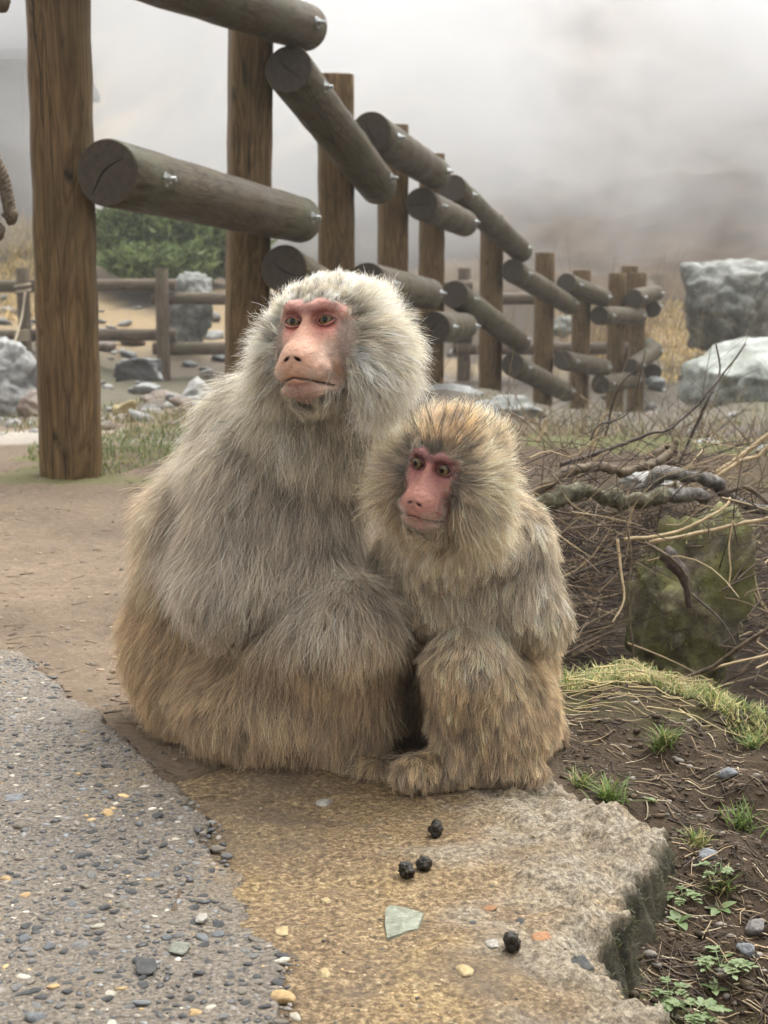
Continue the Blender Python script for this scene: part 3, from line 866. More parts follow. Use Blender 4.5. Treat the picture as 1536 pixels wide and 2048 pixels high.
def fur_mat(name):
    m_ = bpy.data.materials.new(name); m_.use_nodes = True; t = m_.node_tree; t.nodes.clear()
    out = t.nodes.new('ShaderNodeOutputMaterial')
    at = t.nodes.new('ShaderNodeAttribute'); at.attribute_name = 'hcol'
    hi = t.nodes.new('ShaderNodeHairInfo')
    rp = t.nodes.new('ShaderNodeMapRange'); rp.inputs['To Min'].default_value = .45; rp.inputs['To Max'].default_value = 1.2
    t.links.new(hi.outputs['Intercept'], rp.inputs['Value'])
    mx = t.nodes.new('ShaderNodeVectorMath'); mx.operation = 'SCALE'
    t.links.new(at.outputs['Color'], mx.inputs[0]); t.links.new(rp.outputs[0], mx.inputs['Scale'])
    df = t.nodes.new('ShaderNodeBsdfDiffuse'); tl = t.nodes.new('ShaderNodeBsdfTranslucent'); m1 = t.nodes.new('ShaderNodeMixShader'); m1.inputs[0].default_value = .38
    gl = t.nodes.new('ShaderNodeBsdfHair'); gl.component = 'Reflection'; gl.inputs['RoughnessU'].default_value = .3; gl.inputs['RoughnessV'].default_value = .6; gl.inputs['Color'].default_value = (.9, .87, .8, 1)
    m2 = t.nodes.new('ShaderNodeMixShader'); m2.inputs[0].default_value = .14
    t.links.new(mx.outputs[0], df.inputs[0]); t.links.new(mx.outputs[0], tl.inputs[0])
    t.links.new(df.outputs[0], m1.inputs[1]); t.links.new(tl.outputs[0], m1.inputs[2]); t.links.new(m1.outputs[0], m2.inputs[1]); t.links.new(gl.outputs[0], m2.inputs[2])
    t.links.new(m2.outputs[0], out.inputs['Surface'])
    return m_
M_FUR = fur_mat('monkey_fur')
m = Nodes('monkey_skin', .52, .4)
m.b.inputs['Subsurface Weight'].default_value = .12; m.b.inputs['Subsurface Radius'].default_value = (.006, .0025, .0015); m.b.inputs['Subsurface Scale'].default_value = 1.0
sk = m.noise(scale=420, detail=5, rough=.65); sk2 = m.noise(scale=110, detail=5)
m.col(m.mix(m.mix(m.attr('col'), m.ramp(sk2, [(.3, .40), (.7, .60)]), .55, 'OVERLAY'), m.ramp(sk, [(.35, .42), (.65, .57)]), .5, 'OVERLAY'))
wr = m.noise(m.map((1, .5, 3.2)), 130, 6, .65, 1.0)
m.bump(m.noise(scale=700, detail=4), .5, .0012, m.bump(wr, .45, .0022, m.bump(sk2, .3, .002))); M_SKIN = m.m
def eye_mats():
    w = Nodes('eye_white', .18, .25); w.b.inputs['Base Color'].default_value = (.040, .024, .016, 1)
    i = Nodes('amber_iris', .07, .35)
    rad = i.n('ShaderNodeVectorMath', operation='LENGTH'); i.l(i.map((1, 0, 1)), rad.inputs[0])
    c = i.ramp(i.math('DIVIDE', rad.outputs['Value'], .0068), [(.36, (.012, .008, .004)), (.46, (.10, .072, .032)), (.80, (.15, .11, .052)), (.97, (.04, .026, .014))])
    i.col(i.mix(c, i.ramp(i.noise(i.map((1, 1, 1)), 900, 3), [(.3, .35), (.7, .65)]), .6, 'OVERLAY'))
    p = Nodes('pupil', .08, .3); p.b.inputs['Base Color'].default_value = (.004, .004, .004, 1)
    k = Nodes('wet_cornea', .02, .5); k.b.inputs['Transmission Weight'].default_value = 1.0; k.b.inputs['IOR'].default_value = 1.2
    return w.m, i.m, p.m
M_EW, M_EI, M_EP = eye_mats()
def cap_mesh(name, r, ang, mat, bulge=1.0):
    """spherical cap looking along +Y"""
    V, F, seg, ring = [], [], 28, 8
    for j in range(ring + 1):
        a = ang * j / ring
        for k in range(seg):
            b = 2 * math.pi * k / seg
            V.append((r * math.sin(a) * math.cos(b), r * math.cos(a) * bulge, r * math.sin(a) * math.sin(b)))
    for j in range(ring):
        for k in range(seg):
            k2 = (k + 1) % seg
            F.append((j * seg + k, (j + 1) * seg + k, (j + 1) * seg + k2, j * seg + k2))
    return mesh_np(name, V, F, mat)

def face_colour(q, young):
    """skin pigment by place on the face"""
    n = len(q); x = np.abs(q[:, 0]); z = q[:, 2]
    base = np.tile(np.array([.54, .305, .205]), (n, 1))                # muzzle and nose
    pink = np.array([.52, .195, .155]) if not young else np.array([.24, .078, .075])
    pale = np.array([.58, .42, .34]); greyp = np.array([.22, .165, .14]) if not young else np.array([.10, .05, .04]); dark = np.array([.17, .065, .06])
    if young: base[:] = (.44, .205, .16)
    ew = np.exp(-((x - 21) / 15) ** 2 - ((z + 3) / 15) ** 2)
    c_ = lerp3(base, pink, np.clip(ew * 1.25, 0, 1))
    c_ = lerp3(c_, pink * np.array([.86, 1.1, 1.15]), sstep(2, 10, z) * .7)
    purple = np.array([.25, .10, .10]) if not young else np.array([.11, .038, .042])
    c_ = lerp3(c_, purple, np.exp(-((z - 9) / 5) ** 2) * np.exp(-((x - 14) / 12) ** 2) * (.65 if not young else .85))
    c_ = lerp3(c_, pale, np.exp(-((x - 30) / 9) ** 2 - ((z + 34) / 14) ** 2) * (.8 if not young else .2))
    c_ = lerp3(c_, greyp, sstep(29, 37, x) * sstep(8, -4, z) * .8)
    c_ = lerp3(c_, pale, sstep(-50, -58, z) * sstep(6, 22, x) * .6)
    if young: c_ = lerp3(c_, np.array([.40, .29, .24]), sstep(-62, -72, z) * .8); c_ = lerp3(c_, np.array([.17, .05, .045]), sstep(20, 29, x) * sstep(-22, -34, z) * sstep(-66, -52, z) * .7)
    c_ = lerp3(c_, np.array([.44, .26, .21]), sstep(-65, -70, z) * sstep(22, 10, x))
    for s in (-1, 1):                                                 # dark lid rims
        ex, ez = (q[:, 0] - s * 19.5), z + 1
        w_, up = (11.0, 6.0) if not young else (11.8, 7.8)
        rim = np.abs(np.sqrt((ex / w_) ** 2 + (ez / up) ** 2) - 1.0)
        c_ = lerp3(c_, dark * .45, np.exp(-(rim / .16) ** 2) * .85)
    line = -63.5 - 5.0 * (x / 26) ** 2.2 + 1.2 * np.exp(-(x / 5) ** 2)
    c_ = lerp3(c_, np.array([.06, .03, .025]), np.exp(-((z - line) / 1.15) ** 2) * (x < 28) * (q[:, 1] > -16))
    nos = np.exp(-((x - 6.3) / 4.2) ** 2 - ((z + 43.5 + .4 * (x - 6)) / 2.2) ** 2) * (q[:, 1] > 15)
    c_ = lerp3(c_, np.array([.035, .012, .008]), np.clip(nos * 1.2, 0, 1))
    c_ *= (1 + .14 * vnoise(q, .12, 3) + .10 * vnoise(q, .35, 4))[:, None]
    return np.clip(c_, .005, .9)
def bare(q, young):
    """1 where the face has no fur, in head millimetres"""
    x, y, z = np.abs(q[:, 0]), q[:, 1], q[:, 2]
    wz = np.interp(z, [-86, -80, -70, -54, -38, -15, 0, 12, 20, 25], [4, 20, 30, 36, 43, 46, 43, 38, 28, 5] if not young else [3, 20, 30, 33, 30, 31, 35, 33, 23, 3])
    front = sstep(-34, -24, y)
    top = 17.5 + 6.5 * np.exp(-((x - 15) / 8.5) ** 2) - (1.5 if young else 0) + 1.6 * vnoise(q, .22, 12)      # hairline dips between the brows
    return sstep(9.0, -5.0, x - wz + 2.6 * vnoise(q, .15, 8)) * front * (z > -88) * sstep(top + 4.0, top - 4.0, z)

def build_monkey(name, label, head, mmk, prims, k_body, lo, hi, young, fur_fn, n_fur, fine=1.15, spikes=None):
    Rm, E = head
    Rf = Rm.astype(np.float32); Ef = E.astype(np.float32)
    def to_head(P): return ((P - Ef) @ Rf) * (1000.0 / mmk)
    def full(P):
        d = None
        for pr in prims:
            v = sd_ell(P, pr[1], pr[2], pr[3] if len(pr) > 3 else None) if pr[0] == 'e' else sd_cone(P, pr[1], pr[2], pr[3], pr[4])
            d = v if d is None else smin(d, v, k_body)
        hd = head_sdf(to_head(P), young) * (mmk / 1000.0)
        return smin(d, hd, .018)
    hs = .005
    Dc = eval_grid(full, lo, hi, hs)
    Vc, Fc = surface_nets(Dc, lo, hs)
    # fine skin for the face
    corners = np.array([[x, y, z] for x in (-44, 44) for y in (-34, 46) for z in (-88, 32)], dtype=float) * mmk / 1000
    wc = corners @ Rm.T + E
    flo, fhi = wc.min(0), wc.max(0); fh = fine * mmk / 1000
    def face_only(P):
        return full(P)
    Df = eval_grid(face_only, flo, fhi, fh)
    Vf, Ff = surface_nets(Df, flo, fh)
    def inbox(V, pad):
        q = to_head(V.astype(np.float32))
        return (np.abs(q[:, 0]) < 42 + pad) & (q[:, 1] > -31 - pad) & (q[:, 2] > -84 - pad) & (q[:, 2] < 29 + pad)
    Ff = Ff[inbox(Vf, 1.5)[Ff].all(1)]
    Fc = Fc[~(inbox(Vc, -1.5)[Fc].all(1))]
    u = np.unique(Ff); mp_ = np.full(len(Vf), -1); mp_[u] = np.arange(len(u)); Vf, Ff = Vf[u], mp_[Ff]
    u = np.unique(Fc); mp_ = np.full(len(Vc), -1); mp_[u] = np.arange(len(u)); Vc, Fc = Vc[u], mp_[Fc]
    V = np.vstack([Vc, Vf]); F = np.vstack([Fc, Ff + len(Vc)])
    qv = to_head(V.astype(np.float32))
    cols = face_colour(qv, young)
    bm_ = bare(qv, young)
    _, _, under, _ = fur_fn(V, np.zeros_like(V), qv)
    cols = lerp3(under * .45, cols, sstep(0, .6, bm_))
    base = empty(name, (float((lo[0] + hi[0]) / 2), float((lo[1] + hi[1]) / 2), 0))
    tag(base, label, 'monkey')
    inv = Vector(base.location)
    def rel(o): o.location = -inv; return o
    body = rel(obj('body', mesh_np('body', V, F, M_SKIN, True, cols), base))
    # eyes
    er = (10.8 if not young else 12.0) * mmk / 1000
    R4 = Matrix(Rm.tolist()).to_4x4()
    for s in (-1, 1):
        c_ = E + Rm @ (np.array((s * 19.5, -7.0, -1)) * mmk / 1000)
        eye = obj('eye', cap_mesh('eye', er, math.pi, M_EW), base)
        gaze = Matrix.Rotation(R(GAZE[0]), 4, 'Z') @ Matrix.Rotation(R(GAZE[1]), 4, 'X')
        eye.matrix_world = Matrix.Translation(Vector(c_) - inv) @ R4 @ gaze
        ia = math.asin(min(.0074 * mmk / er, .9)) 
        obj('iris', cap_mesh('iris', er * 1.012, ia, M_EI, 1.0), eye)
        obj('pupil', cap_mesh('pupil', er * 1.02, ia * .38, M_EP, 1.0), eye)
    # ---- fur roots
    tri = np.vstack([F[:, [0, 1, 2]], F[:, [0, 2, 3]]])
    a, b, c_ = V[tri[:, 0]], V[tri[:, 1]], V[tri[:, 2]]
    cr = np.cross(b - a, c_ - a); area = np.linalg.norm(cr, axis=1) * .5
    fn = cr / (np.linalg.norm(cr, axis=1)[:, None] + 1e-12)
    cen = (a + b + c_) / 3
    view = cen - np.array([0, 0, CAM_Z]); view /= np.linalg.norm(view, axis=1)[:, None]
    wgt = area * np.where((fn * view).sum(1) > .35, .35, 1.0) * (cen[:, 2] > .004)
    qh = to_head(cen.astype(np.float32)); hw = sstep(150, 100, np.linalg.norm(qh - np.array([0, -45, -20]), axis=1))
    wgt = wgt * (1 + 1.0 * hw)
    pick = rng.choice(len(tri), n_fur, p=wgt / wgt.sum())
    r1 = np.sqrt(rng.random(n_fur)); r2 = rng.random(n_fur)
    root = a[pick] * (1 - r1)[:, None] + b[pick] * (r1 * (1 - r2))[:, None] + c_[pick] * (r1 * r2)[:, None]
    # smooth normals
    vn = np.zeros_like(V); 
    for k in range(3): np.add.at(vn, tri[:, k], cr)
    vn /= np.linalg.norm(vn, axis=1)[:, None] + 1e-12
    nrm = vn[tri[pick, 0]] * (1 - r1)[:, None] + vn[tri[pick, 1]] * (r1 * (1 - r2))[:, None] + vn[tri[pick, 2]] * (r1 * r2)[:, None]
    nrm /= np.linalg.norm(nrm, axis=1)[:, None] + 1e-12
    q = to_head(root.astype(np.float32))
    bf = bare(q, young)
    keep = rng.random(n_fur) > bf
    root, nrm, q, bf = root[keep], nrm[keep], q[keep], bf[keep]
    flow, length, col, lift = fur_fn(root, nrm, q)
    n = len(root)
    flow = flow - nrm * (flow * nrm).sum(1)[:, None]
    flow /= np.linalg.norm(flow, axis=1)[:, None] + 1e-9
    jit = rng.normal(size=(n, 3)) * .18
    wave = np.stack([vnoise(root, 26, s_) for s_ in (1, 2, 3)], 1) * .34 + np.stack([vnoise(root, 70, s_) for s_ in (4, 5, 6)], 1) * .26
    d0 = flow * (1 - lift)[:, None] + nrm * lift[:, None] + jit * .9 + wave * .6
    d0 /= np.linalg.norm(d0, axis=1)[:, None]
    down = np.tile(np.array([0, 0, -1.0]), (n, 1))
    d1 = flow * .75 + nrm * (lift * .35)[:, None] + down * .25 * (1 - hair_head_w(q))[:, None] + wave * .7 + jit * 1.1
    d1 /= np.linalg.norm(d1, axis=1)[:, None]
    length = length * rng.uniform(.6, 1.15, n) * (1 - .85 * sstep(.0, .35, bf))
    # keep the tips above the ground
    tipz = root[:, 2] + length * (d0 + d1)[:, 2] * .5
    over = np.clip(.004 - tipz, 0, None)
    length = np.clip(length - over * 1.1, .004, None)
    # locks: strands lean towards the tip of a neighbouring guide
    ng = max(200, n // 26)
    gi = rng.choice(n, ng, replace=False)
    kd = KDTree(ng)
    for j, g_ in enumerate(gi): kd.insert(root[g_], j)
    kd.balance()
    near = np.array([kd.find(r_)[1] for r_ in root])
    gk = gi[near]
    t7 = np.linspace(0, 1, 7)[None, :, None]
    gtip = root[gk][:, None, :] + length[gk][:, None, None] * (d0[gk][:, None, :] * t7 + (d1[gk] - d0[gk])[:, None, :] * t7 ** 2 * .5)
    cl = (rng.uniform(.25, .95, n) * (.75 if not young else .8))[:, None, None]
    ph = rng.uniform(0, 6.28, n)[:, None]; amp = (length * .04)[:, None]
    sv = np.cross(d0, nrm + .01); sv /= np.linalg.norm(sv, axis=1)[:, None] + 1e-9
    def flick(t, P):
        move = (gtip - P) * cl * (t ** 1.3)
        move = np.where(np.linalg.norm(gtip - P, axis=2, keepdims=True) > .02, move * .25, move)
        wig = sv[:, None, :] * (amp * np.sin(t[..., 0] * 9 + ph) * t[..., 0])[:, :, None]
        return move + wig
    gcol = np.clip(1 + .36 * rng.normal(size=ng), .35, 1.9)[near]
    col = col * (gcol * np.clip(1 + .22 * rng.normal(size=n), .45, 1.7))[:, None]
    radius = np.full(n, .00017) * rng.uniform(.7, 1.2, n)
    guard = rng.random(n) < .10                            # coarse, paler guard hairs
    radius[guard] *= 1.55; length[guard] *= 1.12; col[guard] *= 1.3
    col = np.clip(col * np.array([1.20, 1.15, 1.08]), .01, .94)
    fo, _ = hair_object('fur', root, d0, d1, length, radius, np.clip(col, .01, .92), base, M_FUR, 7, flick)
    rel(fo)
    if spikes:
        cand = np.argwhere((q[:, 2] > 24) & (q[:, 1] > -95) & (np.abs(q[:, 0]) < 60))[:, 0] if young else np.argwhere((root[:, 2] > .36) & (root[:, 0] < -.10))[:, 0]
        gs = rng.choice(cand, spikes[0]); R0, D0, C0, L0 = [], [], [], []
        for g_ in gs:
            k_ = rng.integers(4, 10)
            tip = root[g_] + (nrm[g_] * .8 + flow[g_] * .5 + rng.normal(size=3) * .12) * rng.uniform(*spikes[1])
            r_ = root[g_] + rng.normal(size=(k_, 3)) * .0022
            d_ = tip - r_; l_ = np.linalg.norm(d_, axis=1)
            R0.append(r_); D0.append(d_ / l_[:, None]); L0.append(l_); C0.append(np.tile(np.array(spikes[2]) * rng.uniform(.6, 1.8), (k_, 1)))
        R0, D0, L0, C0 = np.vstack(R0), np.vstack(D0), np.concatenate(L0), np.vstack(C0)
        so, _ = hair_object('wet_fur', R0, D0, D0 + np.array([0, .05, -.06]), L0, np.full(len(R0), .00015), C0, base, M_FUR, 5)
        rel(so)
    # ---- fine down on muzzle and chin
    nb = 9000
    msk = bare(to_head(V[tri[:, 0]].astype(np.float32)), young)
    wb = area * msk; pb = rng.choice(len(tri), nb, p=wb / wb.sum())
    rb = cen[pb]; qb = to_head(rb.astype(np.float32))
    okb = ((qb[:, 2] < -50 - 6 * vnoise(qb, .2, 2)) & ((np.abs(qb[:, 0]) > 9) | (qb[:, 2] < -72))) | (np.abs(qb[:, 0]) > 27 + 5 * vnoise(qb, .2, 3)); okb &= rng.random(len(qb)) < (.45 if young else .38)
    rb, qb, nb_ = rb[okb], qb[okb], fn[pb][okb]
    outw = (np.stack([np.sign(qb[:, 0]) * .6, qb[:, 0] * 0 - .2, qb[:, 0] * 0 - .6], 1)) @ Rm.T
    db = nb_ * .5 + outw * .7 + rng.normal(size=rb.shape) * .2; db /= np.linalg.norm(db, axis=1)[:, None]
    lb = rng.uniform(.0015, .0048, len(rb)) * mmk
    lip = np.exp(-((qb[:, 2] + 59) / 3) ** 2)
    cb = np.tile(np.array([.70, .60, .50]), (len(rb), 1)) * rng.uniform(.5, 1.05, (len(rb), 1))
    fo2, _ = hair_object('down', rb, db, db + np.array([0, 0, -.3]), lb, np.full(len(rb), .00010), cb, base, M_FUR, 4)
    rel(fo2)
    return base
def hair_head_w(q):
    return sstep(125, 85, np.linalg.norm(q - np.array([0, -45, -12]), axis=1))

def wp(px, py, Y): return np.array(W(px, py, Y))
def rot_y(a):                                                # roll in the picture plane
    return np.array([[math.cos(a), 0, math.sin(a)], [0, 1, 0], [-math.sin(a), 0, math.cos(a)]])
p_ = lambda n, Y: n * PX(Y)

def head_flow(q, Rm, top_back=1.0):
    """fur runs away from the face, back over the crown and out at the cheeks"""
    x, y, z = q[:, 0], q[:, 1], q[:, 2]
    f = np.stack([x * 1.0, -38 * top_back + 0 * x, (z + 22) * 1.0], 1).astype(float)
    low = sstep(15, -75, z)
    f[:, 2] -= low * 75; f[:, 1] += sstep(-45, -80, z) * 30
    f /= np.linalg.norm(f, axis=1)[:, None] + 1e-9
    return f @ Rm.T

# ---------------------------------------------------------------- the big pale monkey
GAZE = (-4, 6)
hdB = head_frame(W(619, 641, 1.665), R(27), R(7), R(-4), 1)
def furB(P, N, q):
    w = hair_head_w(q)
    n = len(P)
    py = (565 - (P[:, 2] - CAM_Z) / P[:, 1] * FPX)          # about the picture row, from height and distance
    up = np.tile(np.array([-.10, -.30, -1.0]), (n, 1)); up[:, 0] -= .45 * sstep(-.12, -.28, P[:, 0])
    fl = lerp3(up, head_flow(q, hdB[0]), w)
    arm = sstep(.30, .24, P[:, 2])                          # thighs and rump below the arm
    L = np.interp(P[:, 2], [0, .06, .2, .3, .42, .5], [.030, .044, .056, .064, .058, .042])
    zq = q[:, 2]; xq = np.abs(q[:, 0])
    Lh = .019 + .026 * sstep(26, 60, xq) + .012 * sstep(-20, -75, zq) + .014 * sstep(-30, -100, q[:, 1])
    L = L * (1 - w) + Lh * w
    near_face = sstep(64, 26, np.linalg.norm((q - np.array([0, -8, -25])) * np.array([1, .8, .8]), axis=1))
    L = L * (1 - .62 * near_face * w)
    lift = .28 * (1 - w) + (.46 + .12 * sstep(20, 45, xq) - .10 * sstep(-10, -70, zq)) * w
    cream, grey, brown = np.array([.80, .735, .61]), np.array([.54, .475, .395]), np.array([.46, .335, .20])
    nz = vnoise(P, 11, 31)
    body = lerp3(np.tile(grey, (n, 1)), brown, sstep(.22, .15, P[:, 2] + .03 * nz) * .95)
    body = lerp3(body, brown * 1.05, sstep(-.22, -.29, P[:, 0] + .03 * nz) * .7)
    body = lerp3(body, np.array([.66, .60, .50]), sstep(.33, .44, P[:, 2] + .02 * nz) * .8)
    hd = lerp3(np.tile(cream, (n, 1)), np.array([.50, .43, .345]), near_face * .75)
    hd = lerp3(hd, np.array([.52, .46, .38]), sstep(-55, -85, zq) * sstep(60, 30, xq) * .75)
    return fl, L, lerp3(body, hd, sstep(.05, .75, w)), lift
Yb = 1.90
primsB = [
    ('e', wp(452, 1285, 1.92), (p_(190, 1.93), .125, p_(190, 1.93))),
    ('e', wp(490, 1440, 1.90), (p_(130, 1.9), .11, p_(110, 1.9))),
    ('e', wp(470, 1130, 1.92), (p_(178, 1.92), .125, p_(240, 1.92)), rot_y(.10)),
    ('e', wp(560, 945, 1.86), (p_(160, 1.86), .105, p_(130, 1.86)), rot_y(.12)),
    ('c', wp(590, 900, 1.85), wp(672, 715, 1.785), p_(120, 1.85), p_(95, 1.8)),
    ('e', wp(620, 830, 1.80), (p_(120, 1.8), .07, p_(80, 1.8))),
    ('c', wp(505, 950, 1.79), wp(455, 1165, 1.74), p_(90, 1.78), p_(72, 1.74)),
    ('c', wp(455, 1160, 1.76), wp(640, 1140, 1.74), p_(70, 1.74), p_(60, 1.70)),
    ('e', wp(600, 1040, 1.80), (p_(110, 1.80), .07, p_(150, 1.80))),
    ('c', wp(420, 1400, 1.86), wp(690, 1245, 1.70), p_(115, 1.86), p_(88, 1.70)),
    ('c', wp(690, 1250, 1.72), wp(690, 1460, 1.73), p_(84, 1.70), p_(72, 1.69)),
    ('e', wp(570, 1405, 1.785), (p_(205, 1.80), .105, p_(125, 1.80))),
    ('e', wp(515, 850, 1.85), (p_(88, 1.84), .06, p_(92, 1.84)), rot_y(.5)),
    ('e', wp(640, 850, 1.80), (p_(125, 1.8), .075, p_(110, 1.8))),
    ('c', wp(600, 1420, 1.95), wp(780, 1230, 1.86), p_(100, 1.9), p_(70, 1.86)),
    ('c', wp(780, 1230, 1.86), wp(790, 1480, 1.86), p_(70, 1.86), p_(50, 1.86)),
    ('c', wp(640, 1530, 1.72), wp(760, 1540, 1.67), p_(30, 1.70), p_(22, 1.66)),
]
bigm = build_monkey('snow_monkey', 'big pale grey snow monkey on the left gazing up past the camera', hdB, 1.05, primsB, .026,
                    np.array([-.38, 1.50, -.005]), np.array([.12, 2.10, .66]), False, furB, FUR_N[0], spikes=(26, (.03, .045), (.06, .045, .03)))

# ---------------------------------------------------------------- the small golden-brown monkey
GAZE = (10, -2)
hdS = head_frame(W(863, 932, 1.60), R(28), R(-4), R(11), 1)
def furS(P, N, q):
    w = hair_head_w(q)
    n = len(P)
    up = np.tile(np.array([.04, -.30, -1.0]), (n, 1)); up[:, 0] += .35 * sstep(.15, .24, P[:, 0])
    fl = lerp3(up, head_flow(q, hdS[0], .8), w)
    L = np.interp(P[:, 2], [0, .05, .15, .25, .35], [.015, .024, .027, .030, .030])
    zq = q[:, 2]; xq = np.abs(q[:, 0])
    Lh = .024 + .018 * sstep(24, 58, xq) + .014 * sstep(-20, -75, zq) + .014 * sstep(-30, -100, q[:, 1]) + .006 * sstep(20, 45, zq)
    L = L * (1 - w) + Lh * w
    near_face = sstep(60, 24, np.linalg.norm((q - np.array([0, -8, -22])) * np.array([1, .8, .8]), axis=1))
    L = L * (1 - .55 * near_face * w)
    lift = .20 * (1 - w) + (.42 + .12 * sstep(20, 45, xq) - .14 * sstep(0, -60, zq)) * w
    gold, tan, brown, dk = np.array([.52, .34, .15]), np.array([.60, .50, .365]), np.array([.46, .335, .20]), np.array([.17, .115, .065])
    nz = vnoise(P, 12, 51)
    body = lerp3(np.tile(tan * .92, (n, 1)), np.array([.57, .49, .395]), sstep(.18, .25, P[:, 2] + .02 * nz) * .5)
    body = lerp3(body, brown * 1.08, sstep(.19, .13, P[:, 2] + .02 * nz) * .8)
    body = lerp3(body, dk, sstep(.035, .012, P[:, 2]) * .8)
    hd = lerp3(np.tile(tan * 1.12, (n, 1)), gold, sstep(8, 36, zq) * sstep(58, 20, xq) * sstep(-75, -30, q[:, 1]))
    hd = lerp3(hd, np.array([.15, .10, .062]), np.clip(near_face * 1.35, 0, 1) * .95 * sstep(34, 18, zq))  # shadowed fur round the face: shade painted into the strand colour
    hd = lerp3(hd, tan * .95, sstep(-50, -80, zq) * .6)
    return fl, L, lerp3(body, hd, sstep(.05, .75, w)), lift
primsS = [
    ('e', wp(970, 1300, 1.81), (p_(138, 1.82), .095, p_(235, 1.82))),
    ('e', wp(985, 1085, 1.76), (p_(98, 1.76), .075, p_(105, 1.76))),
    ('c', wp(960, 1080, 1.76), wp(900, 985, 1.70), p_(88, 1.76), p_(70, 1.70)),
    ('e', wp(885, 1150, 1.73), (p_(88, 1.71), .06, p_(125, 1.71))),
    ('c', wp(830, 1090, 1.77), wp(765, 1190, 1.80), p_(62, 1.77), p_(55, 1.8)),
    ('e', wp(915, 1085, 1.70), (p_(105, 1.7), .06, p_(85, 1.7))),
    ('c', wp(1040, 1100, 1.72), wp(1072, 1235, 1.69), p_(58, 1.72), p_(50, 1.69)),
    ('c', wp(1072, 1235, 1.70), wp(910, 1215, 1.69), p_(46, 1.69), p_(34, 1.63)),
    ('c', wp(1040, 1470, 1.80), wp(940, 1345, 1.66), p_(88, 1.80), p_(74, 1.64)),
    ('c', wp(940, 1345, 1.66), wp(945, 1510, 1.67), p_(74, 1.64), p_(62, 1.64)),
    ('e', wp(990, 1435, 1.71), (p_(122, 1.71), .08, p_(125, 1.71))),
    ('c', wp(905, 1545, 1.65), wp(825, 1548, 1.62), p_(40, 1.65), p_(38, 1.62)),
    ('c', wp(1010, 1550, 1.65), wp(1075, 1548, 1.64), p_(26, 1.65), p_(18, 1.64)),
]
smallm = build_monkey('snow_monkey', 'small golden brown young snow monkey leaning on the bigger one', hdS, .83, primsS, .034,
                      np.array([-.06, 1.44, -.005]), np.array([.28, 1.96, .48]), True, furS, FUR_N[1], spikes=(85, (.024, .044), (.05, .033, .018)))
def GT(px, py, z0=0.0):
    """point of the terrain seen at a photograph pixel"""
    z = z0
    for _ in range(12):
        g = G(px, py, z); z = .5 * z + .5 * H1(g.x, g.y)
    g = G(px, py, z); g.z = H1(g.x, g.y); return g
# ================================================================== stones, boulders
def rock_mesh(name, rx, ry, rz, seed, mat, sub=4, rough=.22, facets=7, boxy=.35, fscale=1.3, crag=0.0):
    bm = bmesh.new(); bmesh.ops.create_icosphere(bm, subdivisions=sub, radius=1.0)
    V = np.array([v.co[:] for v in bm.verts]); rs = np.random.default_rng(seed)
    mxn = np.abs(V).max(1)[:, None]
    V = V * (1 - boxy) + V / mxn * .82 * boxy
    for k in range(facets):
        nr = rs.normal(size=3); nr /= np.linalg.norm(nr); h = rs.uniform(.55, .8)
        dd = V @ nr - h
        V = V - np.where(dd > 0, dd * .9, 0)[:, None] * nr
    V = V * (1 + rough * fbm(V, fscale, 3, seed) + rough * .35 * fbm(V, fscale * 5, 3, seed + 3))[:, None]
    if crag:
        rdg = 1 - np.abs(vnoise(V, 2.6, seed + 40)); rdg2 = 1 - np.abs(vnoise(V, 6.0, seed + 44))
        V = V * (1 - crag * (rdg ** 4) - crag * .45 * rdg2 ** 4 + crag * .25 * fbm(V, 9, 3, seed))[:, None]
    V = V * np.array([rx, ry, rz])
    for v, co in zip(bm.verts, V): v.co = co
    me = bpy.data.meshes.new(name); bm.to_mesh(me); bm.free()
    me.polygons.foreach_set('use_smooth', np.ones(len(me.polygons), dtype=bool))
    me.materials.append(mat); return me
def boulder_mat(name, dark, mid, pale, moss=None, mossamt=.5, snow=0.0, scale=4):
    m = Nodes(name, .75, .3)
    a = m.noise(scale=scale, detail=9, rough=.7, dist=.5); b = m.noise(scale=scale * 7, detail=7, rough=.7); v = m.voro(scale=scale * 5)
    c = m.ramp(a, [(.34, dark), (.5, mid), (.64, pale)])
    c = m.mix(c, m.ramp(b, [(.3, .2), (.5, .5), (.7, .8)]), .65, 'OVERLAY')
    geo = m.n('ShaderNodeNewGeometry'); sp = m.n('ShaderNodeSeparateXYZ'); m.l(geo.outputs['Normal'], sp.inputs[0])
    if moss:
        c = m.mix(c, m.mix(moss, tuple(x * 1.9 for x in moss), b), m.math('MULTIPLY', m.ramp(m.noise(scale=scale * 1.7, detail=8, rough=.7), [(.42, 0.0), (.58, 1.0)]), mossamt))
    if snow:      # pale lichen crust on the upper faces
        up = m.math('ADD', sp.outputs[2], m.math('MULTIPLY', m.math('SUBTRACT', b, .5), .8))
        c = m.mix(c, (.40, .41, .38), m.math('MULTIPLY', m.ramp(up, [(.30, 0.0), (.75, 1.0)]), snow))
    m.col(c); m.rough(m.ramp(b, [(.3, .5), (.7, .9)])); bb = m.bump(a, .5, .05); m.bump(b, .6, .012, bb); return m.m
MB_GREY = boulder_mat('lichened_grey_rock', (.055, .055, .05), (.16, .16, .145), (.40, .40, .365), (.05, .052, .03), .5, .38)
MB_PALE = boulder_mat('pale_green_grey_rock', (.15, .16, .14), (.29, .305, .275), (.46, .475, .435), (.12, .13, .09), .35, .0)
MB_MOSS = boulder_mat('mossy_rock', (.06, .050, .034), (.155, .130, .088), (.30, .26, .185), (.14, .145, .045), .75, 0, 9)
